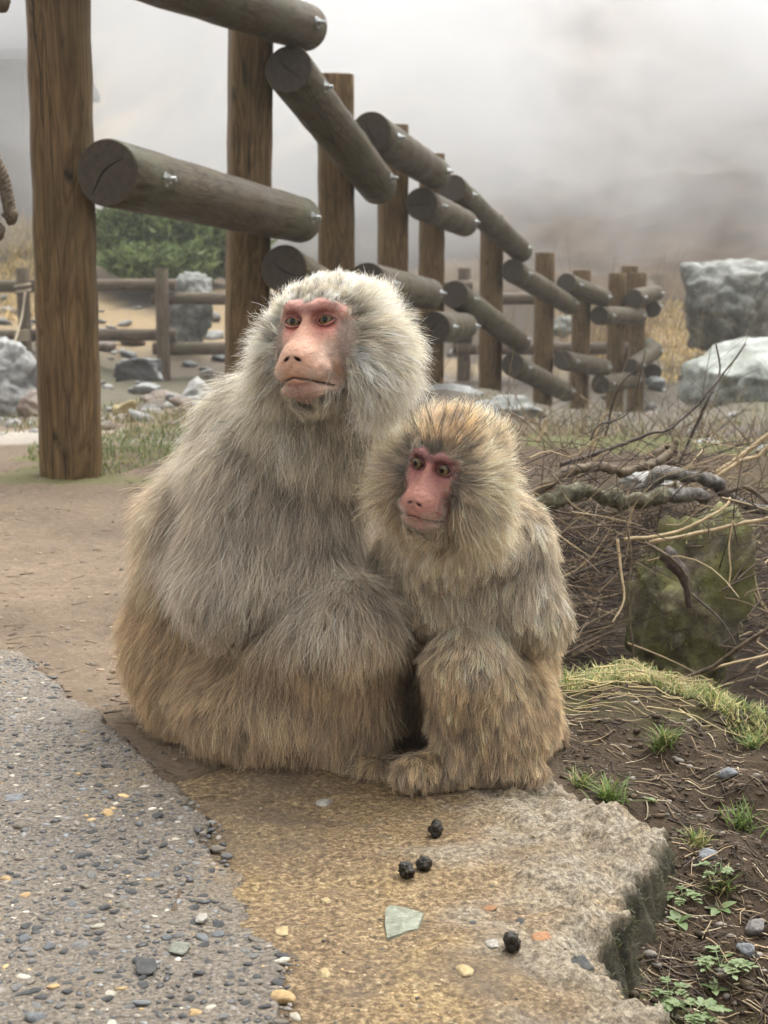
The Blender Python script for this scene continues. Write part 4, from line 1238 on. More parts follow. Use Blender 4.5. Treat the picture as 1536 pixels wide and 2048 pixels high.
MB_STREAM = [boulder_mat('grey_stream_stone', (.10, .095, .09), (.19, .185, .175), (.36, .35, .33), None, 0, .35, 1.6),
             boulder_mat('brown_stream_stone', (.10, .07, .05), (.19, .14, .105), (.30, .24, .19), None, 0, .15, 1.6),
             boulder_mat('pale_stream_stone', (.17, .16, .145), (.28, .27, .25), (.42, .41, .38), None, 0, .3, 1.6),
             boulder_mat('dark_stream_stone', (.045, .045, .045), (.09, .09, .088), (.17, .17, .165), None, 0, .3, 1.6)]
def rock(name, label, px, py, Y, wpx, hpx, mat, seed, depth=.8, boxy=.35, rotz=0, cat='rock', group=None, tilt=0, **kw):
    """rock whose middle is seen at px,py, wpx by hpx big in the photograph"""
    c = W(px, py, Y); rx, rz = wpx / 2 * PX(Y) * 1.06, hpx / 2 * PX(Y) * 1.06
    o = obj(name, rock_mesh(name, rx, rx * depth, rz, seed, mat, boxy=boxy, **kw), None, c)
    o.rotation_euler = (0, tilt, rotz)
    return tag(o, label, cat, group)
rock('boulder', 'square grey lichen-covered boulder beyond the right end of the log fence', 1472, 620, 18.8, 240, 192, MB_GREY, 41, .8, .7, rough=.14, facets=8, sub=5, crag=.11)
rock('boulder', 'pale greenish sloping boulder at the right edge below the square boulder', 1515, 775, 12.2, 450, 215, MB_PALE, 52, .9, .55, tilt=-.42, rough=.12, facets=9, sub=5, crag=.10)
rock('boulder', 'upright flat-topped grey boulder behind the low rail fence', 384, 622, 18.6, 110, 172, MB_GREY, 53, .9, .75, rough=.12, facets=6, sub=5, crag=.10)
rock('boulder', 'dark mossy boulder under the tangle of roots at right', 1385, 1200, 2.62, 290, 385, MB_MOSS, 59, .9, .45, rough=.18, facets=5, sub=5, crag=.12)
rock('boulder', 'long slanting grey boulder at the left edge beside the first post', -5, 765, 9.5, 190, 170, MB_STREAM[0], 61, .8, .4, tilt=.5, sub=5, crag=.12)
rock('rock', 'pale slab of rock lying before the low rail fence', 290, 738, 12.5, 110, 48, MB_STREAM[3], 63, .8, .6)
rock('rock', 'rounded reddish brown rock left of the first post', 72, 818, 7.6, 76, 64, MB_STREAM[1], 67, .9, .1)
rock('rock', 'pale whitish rock just behind the big monkey’s shoulder', 395, 800, 8.2, 92, 92, MB_STREAM[2], 71, .8, .4)
rock('rock', 'long low grey rock between the two monkeys’ heads and the fence posts', 1010, 820, 8.6, 170, 56, MB_GREY, 73, .6, .4)
rock('rock', 'small grey rock above the young monkey’s head', 905, 790, 9.2, 110, 46, MB_STREAM[0], 79, .7, .4)
rock('rock', 'flat white stone in the grass behind the roots', 1222, 893, 5.4, 66, 26, MB_STREAM[2], 83, .8, .3)
rock('rock', 'broad white stone behind the root with a curled end', 1405, 905, 5.0, 92, 64, MB_STREAM[2], 89, .8, .3)
rock('rock', 'white stone at the right edge behind the tangled stems', 1510, 915, 4.8, 110, 60, MB_STREAM[2], 97, .8, .3)
rock('rock', 'low pale stone left of the upright twigs', 1135, 884, 5.8, 84, 24, MB_STREAM[2], 101, .8, .3)
rock('rock', 'whitish stone under the driftwood', 1300, 965, 3.4, 120, 40, MB_STREAM[2], 103, .8, .3)
rock('rock', 'white topped stone standing beyond the seventh fence post', 1125, 652, 19.5, 60, 42, MB_PALE, 105, .8, .4)
rock('rock', 'dark round stone at the foot of the last fence posts', 1312, 768, 16.2, 46, 30, MB_STREAM[3], 107, .8, .1)
rock('rock', 'yellowish block of stone in the grass behind the first post', 253, 822, 7.0, 52, 46, stone_mat('yellow_block_stone', (.26, .20, .09), (.38, .31, .16), (.5, .44, .28), .7), 109, .8, .6)
rock('rock', 'oval grey stone beside the foot of the low fence post', 292, 778, 10.5, 74, 24, MB_STREAM[0], 113, .8, .1)
rock('rock', 'mossy flat stone right of the oval grey stone', 322, 797, 9.4, 72, 28, MB_STREAM[1], 127, .8, .2)
# the countless-looking but countable cobbles of the stream bed
cob = [rock_mesh('stone', 1, 1, .62, 200 + k, MB_STREAM[k % 4], sub=2, rough=.25, facets=9, boxy=.2) for k in range(12)]
rs = np.random.default_rng(8); n_c = 0
while n_c < 298:
    Y = rs.uniform(6.3, 21) if rs.random() < .8 else rs.uniform(5, 8); px = rs.uniform(-10, 470) if rs.random() < .62 else rs.uniform(850, 1540)
    x = (px - 768) / FPX * Y
    if px > 850 and Y < 8 and rs.random() < .8: continue
    s = Y * (.0022 + .0085 * rs.random() ** 1.6) * (.7 if px > 850 else 1)
    z = H1(x, Y)
    ci = int(rs.integers(12)); o = obj('stone', cob[ci], None, (x, Y, z + s * .12))
    o.scale = (s * rs.uniform(.8, 1.5), s * rs.uniform(.8, 1.2), s * rs.uniform(.55, 1.1)); o.rotation_euler = (rs.uniform(-.3, .3), rs.uniform(-.3, .3), rs.uniform(0, 6.28))
    hue = ('grey', 'brown', 'pale', 'dark')[ci % 4]; siz = 'small' if s / Y < .0042 else 'large'
    where = ('left of the nearest post' if px < 70 else 'right of the nearest post' if px < 320 else 'left of the second post') if px < 500 else ('just behind the young monkey' if px < 1060 else 'below the last fence posts' if px < 1300 else 'under the boulders at right')
    dist = 'near' if Y < 9 else 'farther off' if Y < 15 else 'beyond the low fence' if px < 500 else 'far off'
    tag(o, f'{siz} {hue} stream bed stone {where}, {dist}', 'stone', 'loose stones of the stream bed'); n_c += 1

# ------------------------------------------------------------------ loose chips and droppings on the slab
def chip(label, px, py, wpx, hpx, cols, seed, flat=.35, name='stone', boxy=.5, z0=None, rough=.14):
    g = G(px, py, .008 if z0 is None else z0); Y = g.y
    zs = (slab_h(g.x, g.y)[0] if z0 is None else z0)
    rx = wpx / 2 * PX(Y); ry = hpx / 2 * PX(Y) / .36
    ry = min(ry, rx * 1.4)
    o = obj(name, rock_mesh(name, rx, ry, min(rx, ry) * flat, seed, stone_mat('chip_stone', *cols, .55, 60), sub=3, boxy=boxy, facets=6, rough=rough), None, (g.x, Y, zs + min(rx, ry) * flat * .12))
    o.rotation_euler = (0, 0, rng.uniform(-.4, .4)); return tag(o, label, 'stone')
GREEN = ((.12, .125, .10), (.21, .215, .17), (.33, .34, .28)); ORANGE = ((.20, .09, .04), (.36, .18, .08), (.52, .36, .22)); PALE = ((.22, .20, .165), (.34, .315, .27), (.48, .45, .40))
YEL = ((.27, .195, .085), (.40, .31, .16), (.52, .43, .27)); DARK = ((.03, .03, .03), (.06, .06, .058), (.11, .11, .105)); BLUE = ((.11, .115, .118), (.19, .197, .203), (.31, .315, .32))
def flake():
    out = [(770, 1810), (781, 1804), (815, 1808), (848, 1819), (843, 1834), (836, 1851), (815, 1855), (800, 1863), (773, 1869), (769, 1840)]
    P = np.array([tuple(G(*q, .009))[:2] for q in out]); c = P.mean(0); n = len(P); z0 = slab_h(*c)[0]
    V = [(x - c[0], y - c[1], -.002) for x, y in P] + [((x - c[0]) * .97, (y - c[1]) * .97, .0042 + .0006 * math.sin(k * 2.1)) for k, (x, y) in enumerate(P)] + [(0.001, 0, .0052)]
    F = [(i, (i + 1) % n, n + (i + 1) % n, n + i) for i in range(n)] + [(n + i, n + (i + 1) % n, 2 * n) for i in range(n)]
    o = obj('stone', mesh_np('stone', V, F, stone_mat('green_flake', (.13, .14, .10), (.27, .28, .21), (.46, .47, .38), .6, 120), False), None, (c[0], c[1], z0 + .001))
    tag(o, 'flat greenish angular stone flake on the tan slab', 'stone')
flake()
chip('small orange stone chip right of the green flake', 981, 1808, 30, 20, ORANGE, 12)
chip('orange and brown stone beside the lowest dark dropping', 1083, 1869, 44, 34, ORANGE, 13)
chip('small pale grey stone touching the lowest dark dropping', 986, 1889, 32, 30, PALE, 14)
chip('cream coloured stone chip below the lowest dropping', 929, 1939, 42, 34, YEL, 15)
chip('white stone chip at the fur edge of the big monkey', 645, 1596, 38, 24, PALE, 16, .4)
chip('yellow stone chip in the slab between path and green flake', 565, 1869, 34, 26, YEL, 17)
chip('upright yellowish stone chip near the bottom of the slab', 650, 1952, 28, 36, YEL, 18, .7)
chip('ochre stone chip above the path edge', 650, 1795, 24, 18, YEL, 19)
chip('tiny dark chip above the pale grey stone', 945, 1838, 16, 14, DARK, 20)
chip('tiny dark chip right of the tiny dark chip above the grey stone', 1040, 1838, 20, 14, DARK, 22)
chip('dark slate stone at the ragged end of the path', 508, 1902, 44, 52, DARK, 23)
chip('bluish black stone in the lower path', 293, 1935, 50, 30, DARK, 24, z0=.018)
chip('pale blue grey flat stone in the upper path', 32, 1596, 48, 20, BLUE, 25, .25, z0=.018)
chip('white speckled stone at the path edge by the slab', 405, 1838, 32, 22, PALE, 26, z0=.016)
chip('greenish oval stone in the lower path', 360, 1898, 60, 30, GREEN, 27, .3, z0=.016, boxy=0)
chip('dark grey wet stone sunk in the slab’s right side', 1160, 1892, 50, 40, DARK, 28)
def dirt_stone(label, px, py, Y, wpx, hpx, cols, seed):
    c = GT(px, py, -.05); rx = wpx / 2 * PX(c.y)
    c.z += rx * .2
    o = obj('stone', rock_mesh('stone', rx, rx * .8, rx * .6, seed, stone_mat('dirt_stone', *cols, .6, 30), sub=3, boxy=.3, facets=6), None, c); return tag(o, label, 'stone')
gY = lambda px, py, z: G(px, py, z).y
dirt_stone('smooth blue grey stone half sunk in the dark soil', 1457, 1549, gY(1457, 1549, -.02), 46, 34, BLUE, 31)
dirt_stone('grey angular stone at the lower right edge by the ferny plant', 1495, 1905, gY(1495, 1905, -.07), 50, 40, BLUE, 32)
dirt_stone('brownish grey stone above the grey angular stone', 1510, 1858, gY(1510, 1858, -.06), 50, 36, ((.1, .09, .08), (.18, .165, .15), (.3, .28, .26)), 33)
dirt_stone('dark grey stone sunk in soil above the leafy plants', 1415, 1715, gY(1415, 1715, -.05), 44, 20, BLUE, 34)
m = Nodes('wet_black_dropping', .45, .3); d1 = m.noise(scale=160, detail=6)
m.col(m.ramp(d1, [(.3, (.010, .008, .005)), (.7, (.034, .027, .016))])); m.bump(d1, .6, .004); M_DROP = m.m
def dropping(label, px, py, wpx, hpx, seed):
    g = G(px, py + hpx * .36, .008); r = wpx / 2 * PX(g.y); h = hpx / 2 * PX(g.y)
    bm = bmesh.new(); bmesh.ops.create_icosphere(bm, subdivisions=4, radius=1)
    V = np.array([v.co[:] for v in bm.verts])
    rs_ = np.random.default_rng(seed); ax = rs_.normal(size=3) * np.array([1, .5, 1]); ax /= np.linalg.norm(ax)
    t_ = V @ ax
    V = V * (1 - .16 * np.exp(-((t_ - .15) / .2) ** 2) + .24 * fbm(V, 1.4, 5, seed, .6))[:, None]
    for v, co in zip(bm.verts, V * np.array([r, r * .95, h])): v.co = co
    me = bpy.data.meshes.new('dropping'); bm.to_mesh(me); bm.free(); me.polygons.foreach_set('use_smooth', np.ones(len(me.polygons), dtype=bool)); me.materials.append(M_DROP)
    o = obj('dropping', me, None, (g.x, g.y, slab_h(g.x, g.y)[0] + h * .82)); tag(o, label, 'dropping', 'dark droppings on the slab')
dropping('lobed black dropping nearest the young monkey’s feet', 871, 1653, 36, 38, 1)
dropping('black dropping left of the touching pair', 812, 1736, 36, 36, 2)
dropping('black dropping right of the touching pair', 848, 1723, 34, 34, 3)
dropping('egg shaped black dropping between pale and orange stones', 1025, 1882, 38, 48, 4)

# ------------------------------------------------------------------ roots, branches, twigs
m = Nodes('grey_driftwood', .7, .3)
v_ = m.noise(m.map((1, 1, 1)), 55, 8, .7, 1.2); st = m.noise(m.map((1, .2, 1)), 160, 6)
m.col(m.mix(m.ramp(v_, [(.33, (.025, .02, .016)), (.5, (.10, .088, .073)), (.68, (.30, .28, .255))]), m.ramp(st, [(.3, .3), (.7, .7)]), .6, 'OVERLAY')); m.bump(v_, .8, .006); M_DRIFT = m.m
m = Nodes('brown_root_bark', .75, .25); v_ = m.noise(scale=80, detail=8, rough=.7)
m.col(m.ramp(v_, [(.32, (.035, .024, .016)), (.5, (.11, .08, .05)), (.7, (.21, .165, .11))])); m.bump(v_, .7, .004); M_ROOT = m.m
m = Nodes('mossy_bark', .85, .2); v_ = m.noise(scale=60, detail=8, rough=.72)
m.col(m.ramp(v_, [(.32, (.025, .022, .014)), (.5, (.10, .09, .055)), (.7, (.27, .25, .18))])); m.bump(v_, 1.0, .006); M_MBARK = m.m
m = Nodes('dark_wet_twig', .6, .35); m.col(m.ramp(m.noise(scale=120, detail=4), [(.3, (.03, .022, .017)), (.7, (.10, .075, .058))])); M_TWIG = m.m
m = Nodes('pale_dry_stem', .65, .3); m.col(m.ramp(m.noise(scale=50, detail=4), [(.3, (.30, .21, .11)), (.7, (.55, .43, .26))])); M_STEM = m.m
def branch(name, label, pts, r0, r1, mat, seed, noise=.4, seg=12, cat='branch', n=None, bulge=0.0, group=None):
    P = [W(*p) for p in pts]; k = n or max(16, len(pts) * 9)
    C = spline(P, k); Ym = pts[0][2]
    C = C + np.stack([vnoise(C, 22, seed + a) + .5 * vnoise(C, 60, seed + a + 9) for a in range(3)], 1) * max(r0, 4) * PX(Ym) * .45
    t_ = np.linspace(0, 1, k)
    rr = (r0 + (r1 - r0) * t_) * PX(Ym) * (1 + bulge * np.sin(t_ * 17 + seed))
    V, F = tube(C, rr, seg, noise, seed)
    return tag(obj(name, mesh_np(name, V, F, mat)), label, cat, group)
branch('root', 'curved brown root arching from beside the young monkey', [(1080, 990, 2.60), (1100, 965, 2.6), (1135, 945, 2.62), (1200, 934, 2.66), (1245, 944, 2.7), (1290, 932, 2.74), (1330, 912, 2.78), (1352, 888, 2.8)], 11, 8, M_ROOT, 1)
branch('root_tip', 'curled dark end of a root standing up behind the driftwood', [(1310, 930, 2.79), (1312, 905, 2.8), (1330, 890, 2.82), (1352, 898, 2.8), (1356, 922, 2.78), (1338, 934, 2.77)], 9, 5, M_ROOT, 2, noise=.5)
branch('log', 'thick moss-grown log lying right of the young monkey', [(1062, 1008, 2.50), (1110, 990, 2.5), (1160, 985, 2.52), (1215, 1000, 2.55), (1270, 1000, 2.58), (1330, 988, 2.62)], 20, 15, M_MBARK, 3, .4, 16, bulge=.12)
branch('driftwood', 'silver grey ridged driftwood on top of the root tangle', [(1275, 988, 2.66), (1298, 966, 2.66), (1335, 950, 2.67), (1380, 952, 2.68), (1420, 966, 2.7), (1450, 984, 2.74), (1495, 1010, 2.78), (1550, 1022, 2.8)], 15, 10, M_DRIFT, 4, .3, 16, bulge=.18)
branch('driftwood', 'dark split driftwood under the silver grey piece', [(1310, 1000, 2.64), (1350, 990, 2.64), (1395, 985, 2.66), (1412, 998, 2.68)], 16, 12, M_DRIFT, 5, .35, 14)
branch('driftwood', 'black hanging piece of wood on the mossy boulder', [(1322, 1115, 2.45), (1350, 1135, 2.44), (1372, 1165, 2.43), (1378, 1210, 2.43)], 17, 5, M_TWIG, 6, .3, 12)
TW = [  # label, points, r0, r1, mat
    ('long dark twig rising to the upper right above the roots', [(1120, 930, 3.0), (1210, 902, 3.0), (1300, 868, 3.0), (1345, 855, 3.02), (1420, 780, 3.05), (1490, 690, 3.1)], 4.5, 1.8, M_TWIG),
    ('thin dark upright twig crossing the long one', [(1180, 880, 3.3), (1200, 850, 3.3), (1260, 820, 3.3), (1290, 700, 3.3)], 2.2, 1, M_TWIG),
    ('tall twig leaning right in front of the pale boulder', [(1340, 960, 3.2), (1380, 880, 3.2), (1420, 790, 3.2), (1440, 740, 3.25), (1432, 690, 3.25)], 4, 1.6, M_TWIG),
    ('dark twig standing beside the last fence post', [(1210, 870, 3.6), (1235, 780, 3.6), (1285, 725, 3.6)], 2.5, 1.2, M_TWIG),
    ('short tan stump stem by the grass', [(1072, 885, 3.6), (1086, 862, 3.6), (1092, 838, 3.6)], 4, 2.5, M_STEM),
    ('pale dry stem upright among the twigs', [(1185, 900, 3.4), (1193, 862, 3.4), (1210, 828, 3.4)], 3.2, 2, M_STEM),
    ('long pale stem sweeping to the right edge', [(1250, 1080, 2.45), (1330, 1070, 2.45), (1400, 1045, 2.45), (1448, 1015, 2.46), (1460, 995, 2.48)], 4, 2.5, M_STEM),
    ('pale stem sweeping across to the right edge at mid height', [(1300, 1085, 2.5), (1400, 1065, 2.5), (1480, 1047, 2.5), (1560, 1032, 2.5)], 4, 4, M_STEM),
    ('upper pale stem rising at the right edge', [(1400, 965, 2.9), (1460, 930, 2.9), (1510, 890, 2.9), (1560, 850, 2.9)], 6, 5, M_STEM),
    ('second pale stem below the upper one at the right edge', [(1420, 960, 2.85), (1480, 925, 2.85), (1520, 910, 2.85), (1560, 860, 2.85)], 5, 4, M_STEM),
    ('brown cane slanting up from the grass to the right edge', [(1340, 1370, 2.25), (1420, 1335, 2.22), (1480, 1295, 2.2), (1560, 1240, 2.18)], 5, 4, M_ROOT),
    ('thin brown cane below the slanting one', [(1400, 1345, 2.3), (1470, 1325, 2.3), (1550, 1305, 2.3)], 3, 2.5, M_STEM),
    ('pinkish thin stem hanging down beside the boulder', [(1256, 1060, 2.4), (1262, 1120, 2.38), (1258, 1200, 2.36), (1268, 1330, 2.34)], 2.5, 1.5, M_ROOT),
    ('curved thin twig hanging left of the boulder', [(1235, 1080, 2.4), (1243, 1150, 2.38), (1248, 1200, 2.36), (1225, 1245, 2.34)], 3, 1.5, M_STEM),
    ('arching twig over the front of the boulder', [(1290, 1085, 2.4), (1340, 1115, 2.38), (1372, 1150, 2.38), (1380, 1190, 2.38)], 4, 2, M_ROOT),
    ('dark twig running down across the boulder', [(1385, 1190, 2.36), (1440, 1240, 2.34), (1475, 1300, 2.32)], 2.5, 1.5, M_TWIG),
    ('branched twig hanging at the right of the boulder', [(1465, 1040, 2.45), (1458, 1095, 2.44), (1462, 1140, 2.43), (1458, 1175, 2.42)], 2, 1.2, M_STEM),
    ('bent cane lying at the right edge under the driftwood', [(1440, 990, 2.7), (1490, 975, 2.7), (1530, 1000, 2.7), (1560, 1020, 2.7)], 5, 4, M_ROOT),
    ('straw coloured cane lying low right of the monkey', [(1150, 1345, 2.15), (1230, 1350, 2.1), (1330, 1395, 2.05), (1420, 1400, 2.0)], 2.2, 1.5, M_STEM)]
for k, (lb, pts, r0, r1, mt) in enumerate(TW):
    branch('twig', lb, pts, r0, r1, mt, 40 + k, .15, 8, 'twig')
def strands(name, paths, rads, mat_, cols, parent=None, seg=4):
    """many thin stems joined in one mesh with a colour each"""
    Vs, Fs, Cs, off = [], [], [], 0
    for P, r, c_ in zip(paths, rads, cols):
        n = len(P); T = np.gradient(P, axis=0); T /= np.linalg.norm(T, axis=1)[:, None] + 1e-9
        up = np.where(np.abs(T[:, 2:3]) < .9, np.array([[0, 0, 1.0]]), np.array([[1.0, 0, 0]]))
        A = np.cross(T, up); A /= np.linalg.norm(A, axis=1)[:, None] + 1e-9; B = np.cross(T, A)
        ang = np.arange(seg) * 2 * math.pi / seg
        tp = np.linspace(1, .45, n)[:, None, None] * r
        V = P[:, None, :] + tp * (np.cos(ang)[None, :, None] * A[:, None, :] + np.sin(ang)[None, :, None] * B[:, None, :])
        i = np.arange(n - 1)[:, None] * seg; k = np.arange(seg)[None, :]; k2 = (k + 1) % seg
        F = np.stack([i + k, i + k2, i + seg + k2, i + seg + k], 2).reshape(-1, 4)
        Vs.append(V.reshape(-1, 3)); Fs.append(F + off); Cs.append(np.tile(c_, (n * seg, 1))); off += n * seg
    return obj(name, mesh_np(name, np.vstack(Vs), np.vstack(Fs), mat_, True, np.vstack(Cs)), parent)
m = Nodes('dead_stem_litter', .7, .3); m.col(m.mix(m.attr('col'), m.ramp(m.noise(scale=90), [(.3, .35), (.7, .65)]), .7, 'OVERLAY')); M_LIT = m.m
rs = np.random.default_rng(77)
paths, rads, cols = [], [], []
for k in range(1500):                                        # brush heap round the boulder
    c0 = np.array([rs.uniform(.27, 1.0), rs.uniform(2.35, 3.3), 0])
    hz = H1(c0[0], c0[1])
    topz = .57 - (rs.uniform(1000, 1380) - 565) / FPX * c0[1] if rs.random() < .7 else hz + rs.uniform(.0, .06)
    c0[2] = max(topz, hz + .005) if k % 4 else hz + .01
    a = rs.normal(0, .55) + (0 if rs.random() < .75 else 1.5); L = rs.uniform(.05, .26); e = rs.normal(0, .3)
    d = np.array([math.cos(a) * math.cos(e), math.sin(a) * math.cos(e) * .8, math.sin(e)])
    t_ = np.linspace(-.5, .5, 7)[:, None]; bend = rs.normal(size=3) * .35
    P = c0 + d * L * t_ + bend * L * (t_ ** 2 - .1)
    ppx = 768 + c0[0] / c0[1] * FPX
    if 1235 < ppx < 1520 and c0[1] < 2.95 and rs.random() < .86: continue
    paths.append(P); rads.append(rs.uniform(.0006, .0022)); q_ = rs.random()
    cols.append(np.array([.07, .05, .035]) * rs.uniform(.4, 1.6) if q_ < .5 else np.array([.17, .12, .08]) * rs.uniform(.6, 1.3) if q_ < .8 else np.array([.38, .29, .17]) * rs.uniform(.7, 1.2))
for k in range(1000):
    p0 = np.array(W(rs.uniform(1075, 1500), 1022 + 150 * rs.random() ** 1.5, rs.uniform(2.64, 2.85))); a = rs.normal(0, .6) + (0 if rs.random() < .7 else 1.57); L = rs.uniform(.02, .13)
    d = np.array([math.cos(a), rs.normal(0, .3), math.sin(a) * .7]); t_ = np.linspace(-.5, .5, 7)[:, None]
    paths.append(p0 + d * L * t_ + rs.normal(size=3) * L * .5 * t_ ** 2); rads.append(rs.uniform(.0003, .0012)); q_ = rs.random()
    cols.append((np.array([.045, .032, .023]) if q_ < .6 else np.array([.13, .09, .06]) if q_ < .9 else np.array([.33, .25, .15])) * rs.uniform(.6, 1.4))
for k in range(190):                                        # long thin stems springing over the logs
    p0 = np.array(W(rs.uniform(1075, 1560), rs.uniform(890, 1075), rs.uniform(2.72, 3.1) if k % 4 else 2.5)); a = rs.normal(.45, .55) if rs.random() < .8 else rs.uniform(0, 3.1); L = rs.uniform(.06, .30)
    d = np.array([math.cos(a), rs.normal(0, .25), math.sin(a) * .8]); t_ = np.linspace(-.5, .5, 9)[:, None]; wv = rs.normal(size=3) * .02
    paths.append(p0 + d * L * t_ + rs.normal(size=3) * L * .45 * t_ ** 2 + wv * np.sin(t_ * 9 + rs.uniform(0, 6)) * .5); rads.append(rs.uniform(.0005, .0016)); q_ = rs.random()
    cols.append((np.array([.05, .036, .026]) if q_ < .5 else np.array([.16, .115, .075]) if q_ < .8 else np.array([.42, .32, .19])) * rs.uniform(.6, 1.3))
tag(strands('brushwood', paths, rads, M_LIT, cols, seg=5), 'tangle of dead stems and roots heaped round the mossy boulder', kind='stuff')
paths, rads, cols = [], [], []
for k in range(560):                                        # weeds and stems over the slope behind
    px = rs.uniform(1000, 1560); Y = rs.uniform(3.2, 9.5); x = (px - 768) / FPX * Y
    hz = H1(x, Y); L = rs.uniform(.04, .22) * (1 if rs.random() < .85 else 1.9)
    d = np.array([rs.normal(0, .45), rs.normal(0, .3), rs.uniform(.3, 1)]); d /= np.linalg.norm(d)
    t_ = np.linspace(0, 1, 6)[:, None]; P = np.array([x, Y, hz]) + d * L * t_ + rs.normal(size=3) * np.array([1, 1, -.3]) * L * .3 * t_ ** 2
    paths.append(P); rads.append(rs.uniform(.0008, .0022) * (Y / 5) ** .5)
    cols.append((np.array([.10, .07, .045]) if rs.random() < .65 else np.array([.28, .21, .12])) * rs.uniform(.6, 1.3))
for k in range(420):                                        # dead weeds at the far end of the fence and on the bank
    px = rs.normal(1210, 60) if rs.random() < .45 else rs.uniform(700, 1400); Y = rs.uniform(17.5, 22); x = (px - 768) / FPX * Y
    hz = H1(x, Y); L = rs.uniform(.3, 1.1)
    d = np.array([rs.normal(0, .28), rs.normal(0, .2), 1]); d /= np.linalg.norm(d); t_ = np.linspace(0, 1, 5)[:, None]
    paths.append(np.array([x, Y, hz]) + d * L * t_ + rs.normal(size=3) * L * .15 * t_ ** 2); rads.append(rs.uniform(.003, .007)); cols.append(np.array([.30, .22, .14]) * rs.uniform(.6, 1.3))
tag(strands('dry_weeds', paths, rads, M_LIT, cols), 'thin dead weed stalks over the slope behind the roots', kind='stuff')

# ------------------------------------------------------------------ grass
def blades(name, XY, Z, length, width, cols, lean=.5, mat_=None, parent=None, seed=1):
    rs_ = np.random.default_rng(seed); n = len(XY)
    a = rs_.uniform(0, 6.28, n); ln = np.abs(rs_.normal(lean, .25, n))
    d = np.stack([np.cos(a) * ln, np.sin(a) * ln, np.ones(n)], 1); d /= np.linalg.norm(d, axis=1)[:, None]
    side = np.stack([-np.sin(a), np.cos(a), a * 0], 1)
    root = np.concatenate([XY, Z[:, None]], 1)
    ts = [0, .35, .7, 1.0]; ws = [1, .9, .6, .02]
    V = []
    for t_, w_ in zip(ts, ws):
        c_ = root + d * (length * t_)[:, None] + np.stack([np.cos(a), np.sin(a), -np.ones(n) * .6], 1) * (length * .35 * t_ ** 2 * ln)[:, None]
        V += [c_ - side * (width * w_ * .5)[:, None], c_ + side * (width * w_ * .5)[:, None]]
    V = np.stack(V, 1).reshape(-1, 3)
    b0 = (np.arange(n) * 8)[:, None]
    F = np.vstack([b0 + np.array([2 * k, 2 * k + 1, 2 * k + 3, 2 * k + 2]) for k in range(3)])
    return obj(name, mesh_np(name, V, F, mat_ or M_GRASS, True, np.repeat(cols, 8, axis=0)), parent)
m = Nodes('grass_blade', .55, .3); m.col(m.attr('col')); m.b.inputs['Subsurface Weight'].default_value = 0.0
tr = m.n('ShaderNodeBsdfTranslucent'); m.l(m.attr('col'), tr.inputs[0]); mxs = m.n('ShaderNodeMixShader'); mxs.inputs[0].default_value = .35
m.l(m.b.outputs[0], mxs.inputs[1]); m.l(tr.outputs[0], mxs.inputs[2]); m.l(mxs.outputs[0], m.t.nodes['Material Output'].inputs[0]); M_GRASS = m.m
def gcols(n, rs_, green=(.13, .17, .045), straw=(.42, .34, .16), f=.4):
    t_ = (rs_.random(n) < f)[:, None]
    return np.where(t_, np.array(straw), np.array(green)) * rs_.uniform(.6, 1.35, (n, 1))
rs = np.random.default_rng(21)
hump = np.array([tuple(G(*q))[:2] for q in [(1110, 1350), (1160, 1305), (1240, 1318), (1320, 1352), (1400, 1375), (1475, 1425), (1536, 1460), (1536, 1500), (1440, 1455), (1330, 1425), (1250, 1410), (1130, 1405)]])
def scatter(poly, n, pad=.0, seed=3):
    rs_ = np.random.default_rng(seed); lo_, hi_ = poly.min(0), poly.max(0); out = []
    while sum(map(len, out)) < n:
        q_ = rs_.uniform(lo_, hi_, (n * 2, 2)); sd_ = poly_sd(q_, poly); out.append(q_[sd_ > pad + .02 * vnoise(np.c_[q_, q_[:, :1] * 0], 15, 3)])
    return np.vstack(out)[:n]
XY = scatter(hump, 4200); Z = Hgt(XY[:, 0], XY[:, 1])
tag(blades('grass', XY, Z, rs.uniform(.006, .030, len(XY)) * (1 + .5 * vnoise(np.c_[XY, Z], 30, 2)), rs.uniform(.0010, .0024, len(XY)), gcols(len(XY), rs, (.17, .22, .06), (.50, .44, .20), .45), .75), 'short yellow green turf right of the young monkey', kind='stuff')
vpoly = np.array([tuple(G(*q))[:2] for q in [(60, 905), (200, 880), (300, 850), (400, 860), (380, 940), (300, 960), (210, 985), (120, 965), (40, 945)]])
XY = scatter(vpoly, 4200, .01, 4); Z = Hgt(XY[:, 0], XY[:, 1])
tag(blades('grass', XY, Z, rs.uniform(.006, .026, len(XY)), rs.uniform(.002, .004, len(XY)), gcols(len(XY), rs, (.11, .155, .04), (.30, .27, .11), .25), .6, seed=5), 'fresh green grass round the foot of the nearest fence post', kind='stuff')
XYs = []
for k in range(60):                                         # patches of thin grass on slope and stream bed
    px, Y = (rs.uniform(990, 1540), rs.uniform(4, 15)) if k % 2 else (rs.uniform(-20, 420), rs.uniform(5, 12))
    c0 = np.array([(px - 768) / FPX * Y, Y]); XYs.append(c0 + rs.normal(size=(90, 2)) * np.array([.09, .14]) * (Y / 6) ** .5)
XY = np.vstack(XYs); Z = Hgt(XY[:, 0], XY[:, 1])
tag(blades('grass', XY, Z, rs.uniform(.02, .09, len(XY)), rs.uniform(.003, .007, len(XY)), gcols(len(XY), rs, (.10, .115, .04), (.27, .21, .115), .55), .7, seed=6), 'thin mixed grass between the stones of the stream bed', kind='stuff')
